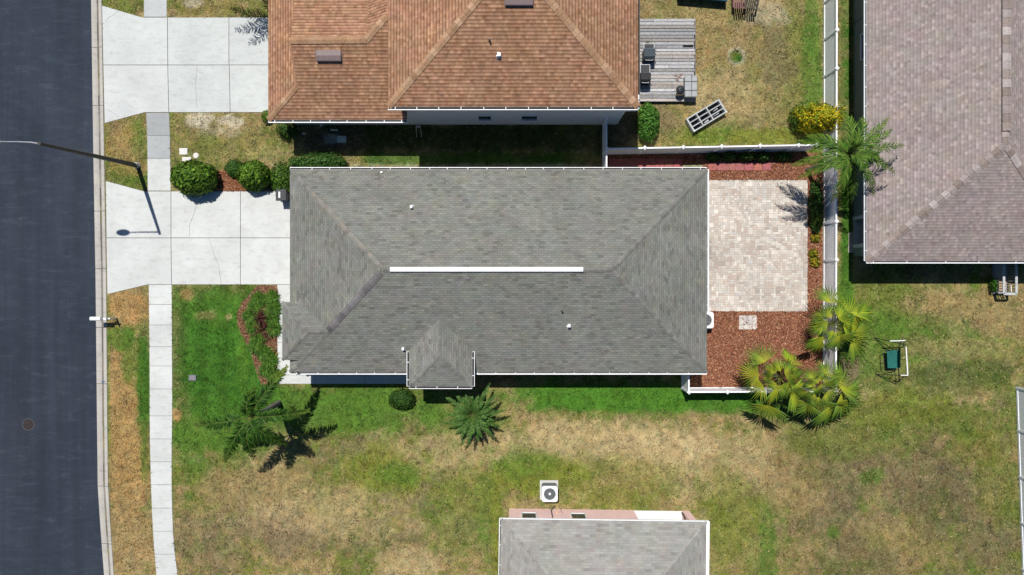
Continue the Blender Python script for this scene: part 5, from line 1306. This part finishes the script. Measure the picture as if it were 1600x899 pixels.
m = MB(); m.lathe(k0 + Vector((0, 0, .62)), [(.285, 0), (.25, .1), (.14, .17), (.02, .19)], 18); m.tube([k0 + Vector((-.07, 0, .81)), k0 + Vector((-.07, 0, .87)), k0 + Vector((.07, 0, .87)), k0 + Vector((.07, 0, .81))], .014, 6); m.build('lid', M['dark_plastic'], t)
for a in (.5, 2.6, 4.7): m = MB(); m.tube([k0 + Vector((.3 * math.cos(a), .3 * math.sin(a), .008)), k0 + Vector((.14 * math.cos(a), .14 * math.sin(a), .42))], .014, 6); m.build('leg', M['steel'], t)
# gas grill and grill cart by the wall
def grill(label, px, py, w, d, col, tray, ang):
    p = P(px, py, zd); t = thing('gas_grill', label, 'grill', p)
    m = MB(); m.box(p.x - w * .42, p.x + w * .42, p.y - d * .42, p.y + d * .42, zd + .12, zd + .72, bev=.03); m.build('cabinet', M['black'], t)
    m = MB()
    prof_ = [(-d * .48, .72), (-d * .48, .86), (-d * .3, 1.0), (d * .1, 1.05), (d * .42, .95), (d * .48, .72)]
    for (a0, h0), (a1, h1) in zip(prof_[:-1], prof_[1:]): m.poly([(p.x - w * .45, p.y + a0, zd + h0), (p.x + w * .45, p.y + a0, zd + h0), (p.x + w * .45, p.y + a1, zd + h1), (p.x - w * .45, p.y + a1, zd + h1)], col)
    for s_ in (-1, 1): m.poly([(p.x + s_ * w * .45, p.y + a, zd + h) for a, h in prof_], col)
    m.build('lid', M['gloss_tint'], t)
    m = MB(); m.tube([(p.x - w * .3, p.y - d * .5, zd + .84), (p.x - w * .3, p.y - d * .58, zd + .84), (p.x + w * .3, p.y - d * .58, zd + .84), (p.x + w * .3, p.y - d * .5, zd + .84)], .016, 6); m.build('handle', M['steel'], t)
    m = MB(); y0, y1 = p.y + d * .5, p.y + d * .5 + tray; m.box(p.x - w * .42, p.x + w * .42, y0, y1, zd + .70, zd + .73, (.06, .065, .07)); m.build('side_shelf', M['tint'], t)
    for q0, q1 in (((-w * .42, y0), (w * .42, y0)), ((w * .42, y0), (w * .42, y1)), ((w * .42, y1), (-w * .42, y1)), ((-w * .42, y1), (-w * .42, y0))):
        pass
    m = MB(); zz = zd + .745
    for (ax_, ay_), (bx_, by_) in (((-w * .42, y0), (w * .42, y0)), ((w * .42, y0), (w * .42, y1)), ((w * .42, y1), (-w * .42, y1)), ((-w * .42, y1), (-w * .42, y0))): m.tube([(p.x + ax_, ay_, zz), (p.x + bx_, by_, zz)], .02, 6)
    m.build('shelf_rail', M['steel'], t)
    for sx_ in (-1, 1):
        for sy_ in (-1, 1): m = MB(); m.lathe((p.x + sx_ * w * .36, p.y + sy_ * d * .36, zd + .008), [(.06, 0), (.06, .06), (.05, .12)], 8); m.build('wheel', M['black'], t)
    m = MB(); m.tube([(p.x + w * .45, p.y - d * .2, zd + .5), (p.x + w * .62, p.y - d * .3, zd + .2), (p.x + w * .75, p.y - d * .5, zd + .03)], .018, 6); m.tube([(p.x + w * .4, p.y - .1, zd + .3), (p.x + w * .7, p.y + .12, zd + .05)], .015, 6); m.build('hose', M['black'], t)
    return t
grill('black gas grill with blue-grey lid by the house wall, upper of two', 1010.5, 91, .78, .72, (.045, .06, .075), .3, 0)
grill('black grill cart with pale-rimmed side shelf by the house wall, lower of two', 1004.5, 127, .72, .62, (.03, .03, .033), .52, 0)
for k, (px, py, lab, h_) in enumerate(((1010, 73, 'grey-green potted plant above the upper grill on the deck', .55), (1017, 80, 'pale potted plant at the right of the upper grill on the deck', .45))):
    p = P(px, py, zd); t = thing('potted_plant', lab, 'potted plant', p, 'pots beside the grill')
    m = MB(); m.lathe(p + Vector((0, 0, .008)), [(.12, 0), (.17, .22), (.15, .22), (.14, .19)], 14, (.25, .14, .09)); m.build('pot', M['tint'], t)
    r2 = np.random.default_rng(600 + k); n = 150; a = r2.uniform(0, 6.28, n); rr_ = r2.uniform(0, .26, n)
    c = np.stack([p.x + rr_ * np.cos(a), p.y + rr_ * np.sin(a), zd + .22 + r2.uniform(0, .3, n)], 1); d = unit(r2.normal(0, 1, (n, 3))); s_ = unit(np.cross(d, r2.normal(0, 1, (n, 3)) + .01))
    np_mesh('foliage', leaf_quads(c, d, s_, r2.uniform(.06, .14, n), r2.uniform(.03, .06, n)), np.arange(4 * n).reshape(-1, 4), np.repeat(np.array((.16, .18, .12)) * r2.uniform(.6, 1.6, (n, 1)), 4, 0), M['leaf'], t)

# shelf unit lying on its back on the dry grass
zs = .48
q0, q1, q2, q3 = P(1072, 186, zs), P(1124, 155.5, zs), P(1137, 174.5, zs), P(1085.5, 206.5, zs)
ux = ((q1 - q0) + (q2 - q3)).normalized(); Lx = ((q1 - q0).length + (q2 - q3).length) / 2; uy = Vector((ux.y, -ux.x, 0)); Ly = ((q3 - q0).length + (q2 - q1).length) / 2
t = thing('shelf_unit', 'chipped grey open shelf unit lying on its back on the dry grass', 'shelf unit', (q0.x, q0.y, 0))
def sb(m, s0, s1, t0, t1, z0, z1, col=(1, 1, 1)):
    f = lambda s, tt, z: Vector((q0.x, q0.y, 0)) + ux * s + uy * tt + Vector((0, 0, z))
    lo = [f(s0, t0, z0), f(s0, t1, z0), f(s1, t1, z0), f(s1, t0, z0)]; m.hexa(lo, [v + Vector((0, 0, z1 - z0)) for v in lo], col)
m = MB(); th_ = .075
sb(m, 0, Lx, 0, th_, .01, zs); sb(m, 0, Lx, Ly - th_, Ly, .01, zs); sb(m, 0, .1, th_, Ly - th_, .01, zs); sb(m, Lx - .1, Lx, th_, Ly - th_, .01, zs); m.build('carcass', M['paint_grey'], t)
m = MB(); sb(m, .1, Lx - .1, th_, Ly - th_, .012, .05, (.05, .052, .06)); m.build('back', M['tint'], t)
for f_ in (.30, .60): m = MB(); sb(m, Lx * f_ - .035, Lx * f_ + .035, th_, Ly - th_, .06, zs - .01); m.build('divider', M['paint_grey'], t)
for f_ in (.35, .66):
    for a0, a1 in ((.1, Lx * .30 - .035), (Lx * .30 + .035, Lx * .60 - .035), (Lx * .60 + .035, Lx - .1)):
        m = MB(); sb(m, a0, a1, Ly * f_ - .03, Ly * f_ + .03, .06, zs - .02); m.build('shelf', M['paint_grey'], t)
for s0, tt, l in ((Lx * .72, Ly * .80, .55), (Lx * .45, Ly * .84, .28), (Lx * .8, Ly * .48, .3)):
    m = MB(); p = Vector((q0.x, q0.y, .2)) + ux * s0 + uy * tt; m.beam(p - (ux + uy * .25) * l / 2, p + (ux - uy * .2) * l / 2 + Vector((0, 0, .12)), .12, .03, (.42, .44, .46)); m.build('loose_board', M['tint'], t)
for s0, tt in ((.05, Ly - .04), (Lx - .05, Ly * .98)):
    m = MB(); p = Vector((q0.x, q0.y, 0)) + ux * s0 + uy * tt; m.lathe(p + Vector((0, 0, zs)), [(.06, 0), (.06, .05), (.03, .07)], 8, (.7, .7, .7)); m.build('foot', M['tint'], t)

# slatted garden chairs and a blue-covered shadow caster at the top edge
def garden_chair(label, px, py, col, ang):
    p = P(px, py, .0); t = thing('garden_chair', label, 'garden chair', p, 'garden chairs at the top edge'); A = Matrix.Rotation(ang, 3, 'Z')
    def bm(m, a, b, w, h): m.beam(p + A @ Vector(a), p + A @ Vector(b), w, h, col)
    m = MB()
    for k in range(5): bm(m, (-.26 + k * .13, -.32, .40), (-.26 + k * .13, .28, .34), .09, .025)
    m.build('seat', M['tint'], t)
    m = MB()
    for k in range(5): bm(m, (-.26 + k * .13, .26, .36), (-.30 + k * .15, .62, 1.0 - abs(k - 2) * .05), .09, .022)
    m.build('backrest', M['tint'], t)
    for s_ in (-1, 1):
        m = MB(); bm(m, (s_ * .38, -.40, .60), (s_ * .38, .40, .58), .13, .028); m.build('armrest', M['tint'], t)
        m = MB(); bm(m, (s_ * .33, -.34, .0), (s_ * .33, -.34, .585), .09, .04); m.build('leg', M['tint'], t)
        m = MB(); bm(m, (s_ * .30, -.30, .36), (s_ * .30, .62, .02), .03, .11); m.build('leg', M['tint'], t)
    return t
garden_chair('reddish brown slatted garden chair cut off by the top edge', 1151, 8, (.20, .105, .10), math.pi)
garden_chair('dark slatted garden chair right of the reddish one at the top edge', 1170, 10, (.06, .055, .045), math.pi * .94)
cz = .72; t = thing('shadow_caster', 'low blue-covered stand-in shaped to cast the shadow at the top edge', 'shadow caster', P(1098, -14, 0))  # guessed blue object, its height and edge set for the shadow it casts
ring_ = [P(1060, -5, cz), P(1137, 1.5, cz), P(1137, -34, cz), P(1060, -36, cz)]
m = MB(); m.poly(ring_, (1, 1, 1))
for a, b in zip(ring_, ring_[1:] + ring_[:1]): m.poly([a - Vector((0, 0, .16)), b - Vector((0, 0, .16)), b, a])
m.build('cloth', M['blue_cloth'], t)
for c in ring_:
    q = c + (P(1098, -18, cz) - c) * .06; m = MB(); m.box(q.x - .03, q.x + .03, q.y - .03, q.y + .03, 0, cz - .02); m.build('leg', M['black'], t)

# ------------------------------------------------------------------ swing seat frame on the right lawn
t = thing('swing_seat', 'bare garden swing frame with green mesh seat on the right lawn', 'garden swing', P(1397, 560, 0))
zb = 1.35
def K(x, y, z): return P(1340 + x * .1224, 510 + y * .1224, z)
m = MB(); m.tube([K(618, 262, zb), K(640, 628, zb)], .038, 8); m.build('top_bar', M['white'], t)
m = MB(); m.tube([K(412, 190, zb), K(605, 183, zb)], .035, 8); m.build('canopy_bar', M['white'], t)
m = MB(); m.tube([K(550, 626, zb), K(640, 628, zb)], .03, 8); m.build('canopy_bar', M['white'], t)
for a, b in (((618, 240, zb), (205, 145, .02)), ((640, 632, zb), (228, 612, .02)), ((600, 185, zb), (585, 262, .05)), ((640, 632, zb), (565, 660, .05)), ((205, 145, .02), (355, 282, .02)), ((412, 190, zb), (618, 240, zb)), ((228, 612, .02), (484, 742, .02)), ((484, 742, .02), (585, 640, .05))):
    m = MB(); m.tube([K(*a), K(*b)], .026, 6); m.build('leg', M['black'], t)
m = MB(); m.tube([K(330, 335, .62), K(345, 540, .62), K(375, 570, .60), K(510, 548, .50), K(528, 520, .50), K(515, 310, .50), K(495, 296, .52), K(345, 318, .62), K(330, 335, .62)], .026, 8); m.build('seat_frame', M['black'], t)
m = MB(); g4 = [[K(372 + (525 - 372) * i / 6 + j * 2, 305 + (535 - 305) * j / 6, .56 - .10 * math.sin(math.pi * i / 6) * math.sin(math.pi * j / 6) + (.015 if (i + j) % 2 else 0)) for j in range(7)] for i in range(7)]
for i in range(6):
    for j in range(6): m.poly([g4[i][j], g4[i + 1][j], g4[i + 1][j + 1], g4[i][j + 1]])
m.build('seat', M['mesh_green'], t)
m = MB(); g5 = [[K(520 + 28 * i / 3, 275 + 255 * j / 6, .52 + .55 * i / 3) for j in range(7)] for i in range(4)]
for i in range(3):
    for j in range(6): m.poly([g5[i][j], g5[i + 1][j], g5[i + 1][j + 1], g5[i][j + 1]])
m.build('backrest', M['mesh_green'], t)
m = MB(); m.tube([K(475, 555, .55), K(480, 640, .9), K(484, 742, .02)], .022, 6); m.tube([K(520, 300, .52), K(585, 130, .02)], .022, 6); m.build('hanger', M['black'], t)

# railed stoop by the mauve-roofed house
p = P(1578, 447, 0); zr = 1.05
t = thing('porch_stoop', 'grey railed stoop with tan mat below the mauve roof edge', 'stoop', p)
x0, x1, y0, y1 = X(1568.5, zr), X(1588, zr), Y(459.5, zr), wy
m = MB(); m.box(x0 - .02, x1 + .02, y0 - .02, y1, 0, .22, (.3, .3, .3)); m.build('platform', M['tint'], t)
for q0_, q1_ in (((x0, y1), (x0, y0)), ((x0, y0), (x1, y0)), ((x1, y0), (x1, y1))):
    m = MB(); a = Vector((*q0_, 0)); b = Vector((*q1_, 0)); n = max(2, int((b - a).length / .16))
    m.beam(a + Vector((0, 0, zr)), b + Vector((0, 0, zr)), .15, .05)
    for k in range(n + 1): c = a + (b - a) * k / n; m.box(c.x - .025, c.x + .025, c.y - .025, c.y + .025, .225, zr - .03)
    m.build('railing', M['paint_grey'], t)
m = MB(); m.box(x0 + .12, x1 - .1, y0 + .15, y0 + 1.0, .225, .34, bev=.05); m.build('mat', M['tan_cloth'], t)
bush('potted_shrub', 'thin bright green plant left of the railed stoop', X(1553, .5), Y(446, .5), .13, .5, .8, 500, [(.06, .18, .02), (.1, .25, .03), (.04, .1, .02)], 150, cat='plant', leaf=.12, loose=.5)
m = MB(); pp = P(1560, 449, 0); m.tube([pp, pp + Vector((.1, .1, 1.0))], .02, 6, (.7, .7, .66)); m.tube([pp + Vector((0, -.5, 0)), pp + Vector((.12, -.3, 1.0))], .02, 6, (.7, .7, .66)); m.beam(pp + Vector((.1, .1, 1.0)), pp + Vector((.12, -.3, 1.0)), .05, .03, (.7, .7, .66))
props(m.build('trellis', M['tint']), 'thin pale trellis rail between the green plant and the stoop', 'trellis')

# bin at the garage corner, odds and ends of the shaded side yard
p = P(447.5, 308, 0); t = thing('wheeled_bin', 'dark wheeled bin half under the grey roof at the garage corner', 'bin', p)
m = MB(); a = [(p.x - .26, p.y - .28, .06), (p.x + .26, p.y - .28, .06), (p.x + .26, p.y + .28, .06), (p.x - .26, p.y + .28, .06)]; b = [(p.x - .32, p.y - .36, 1.0), (p.x + .32, p.y - .36, 1.0), (p.x + .32, p.y + .36, 1.0), (p.x - .32, p.y + .36, 1.0)]; m.hexa(a, b); m.build('body', M['dark_plastic'], t)
m = MB(); m.box(p.x - .34, p.x + .34, p.y - .38, p.y + .38, 1.0, 1.07, bev=.03); m.build('lid', M['dark_plastic'], t)
m = MB(); m.box(p.x - .16, p.x - .04, p.y - .2, p.y + .2, 1.068, 1.085, (.7, .7, .7)); m.build('sticker', M['tint'], t)
for s_ in (-1, 1): m = MB(); m.tube([(p.x + .28, p.y + s_ * .22 - .03, .1), (p.x + .28, p.y + s_ * .22 + .03, .1)], .1, 12); m.build('wheel', M['black'], t)
p = P(655, 208, 0); t = thing('step_stool', 'small pale step stool frame in the shade by the two-storey wall', 'stool', p)
for s_ in (-1, 1): m = MB(); m.tube([(p.x + s_ * .13, p.y + .35, .55), (p.x + s_ * .17, p.y - .3, .02)], .02, 6, (.55, .48, .38)); m.build('leg', M['tint'], t)
m = MB(); m.box(p.x - .16, p.x + .16, p.y + .22, p.y + .36, .5, .53, (.55, .5, .42)); m.build('tread', M['tint'], t)
for k, (px, py, w, h, c, lab) in enumerate(((534, 218, .30, .22, (.42, .5, .52), 'pale square slab lying in the shade between the two houses'), (522, 203.5, .24, .05, (.7, .68, .62), 'thin bent white strip lying in the shade below the brown gutter'), (502, 196, .07, .07, (.8, .8, .78), 'small white lump against the garage gutter of the brown-roofed house'), (475, 209, .10, .08, (.6, .62, .6), 'small pale stone in the shade left of the square slab'))):
    p = P(px, py, 0); m = MB(); m.box(p.x - w, p.x + w, p.y - h, p.y + h, .0, .06, c, bev=.02); props(m.build(['slab', 'plastic_strip', 'white_stone', 'white_stone'][k], M['tint']), lab, ['slab', 'plastic strip', 'stone', 'stone'][k])
for k, (px, py, w, h, lab) in enumerate(((1332, 374, .28, .45, 'pale square paver beside the mauve-roofed house, upper of two'), (1331, 390, .26, .22, 'pale cracked paver beside the mauve-roofed house, lower of two'))):
    p = P(px, py, 0); m = MB(); m.box(p.x - w, p.x + w, p.y - h, p.y + h, 0, .06, (.40, .38, .32), bev=.015); props(m.build('stepping_stone', M['tint']), lab, 'paver', 'pavers beside the mauve house')
p = P(500, 601.5, 0)
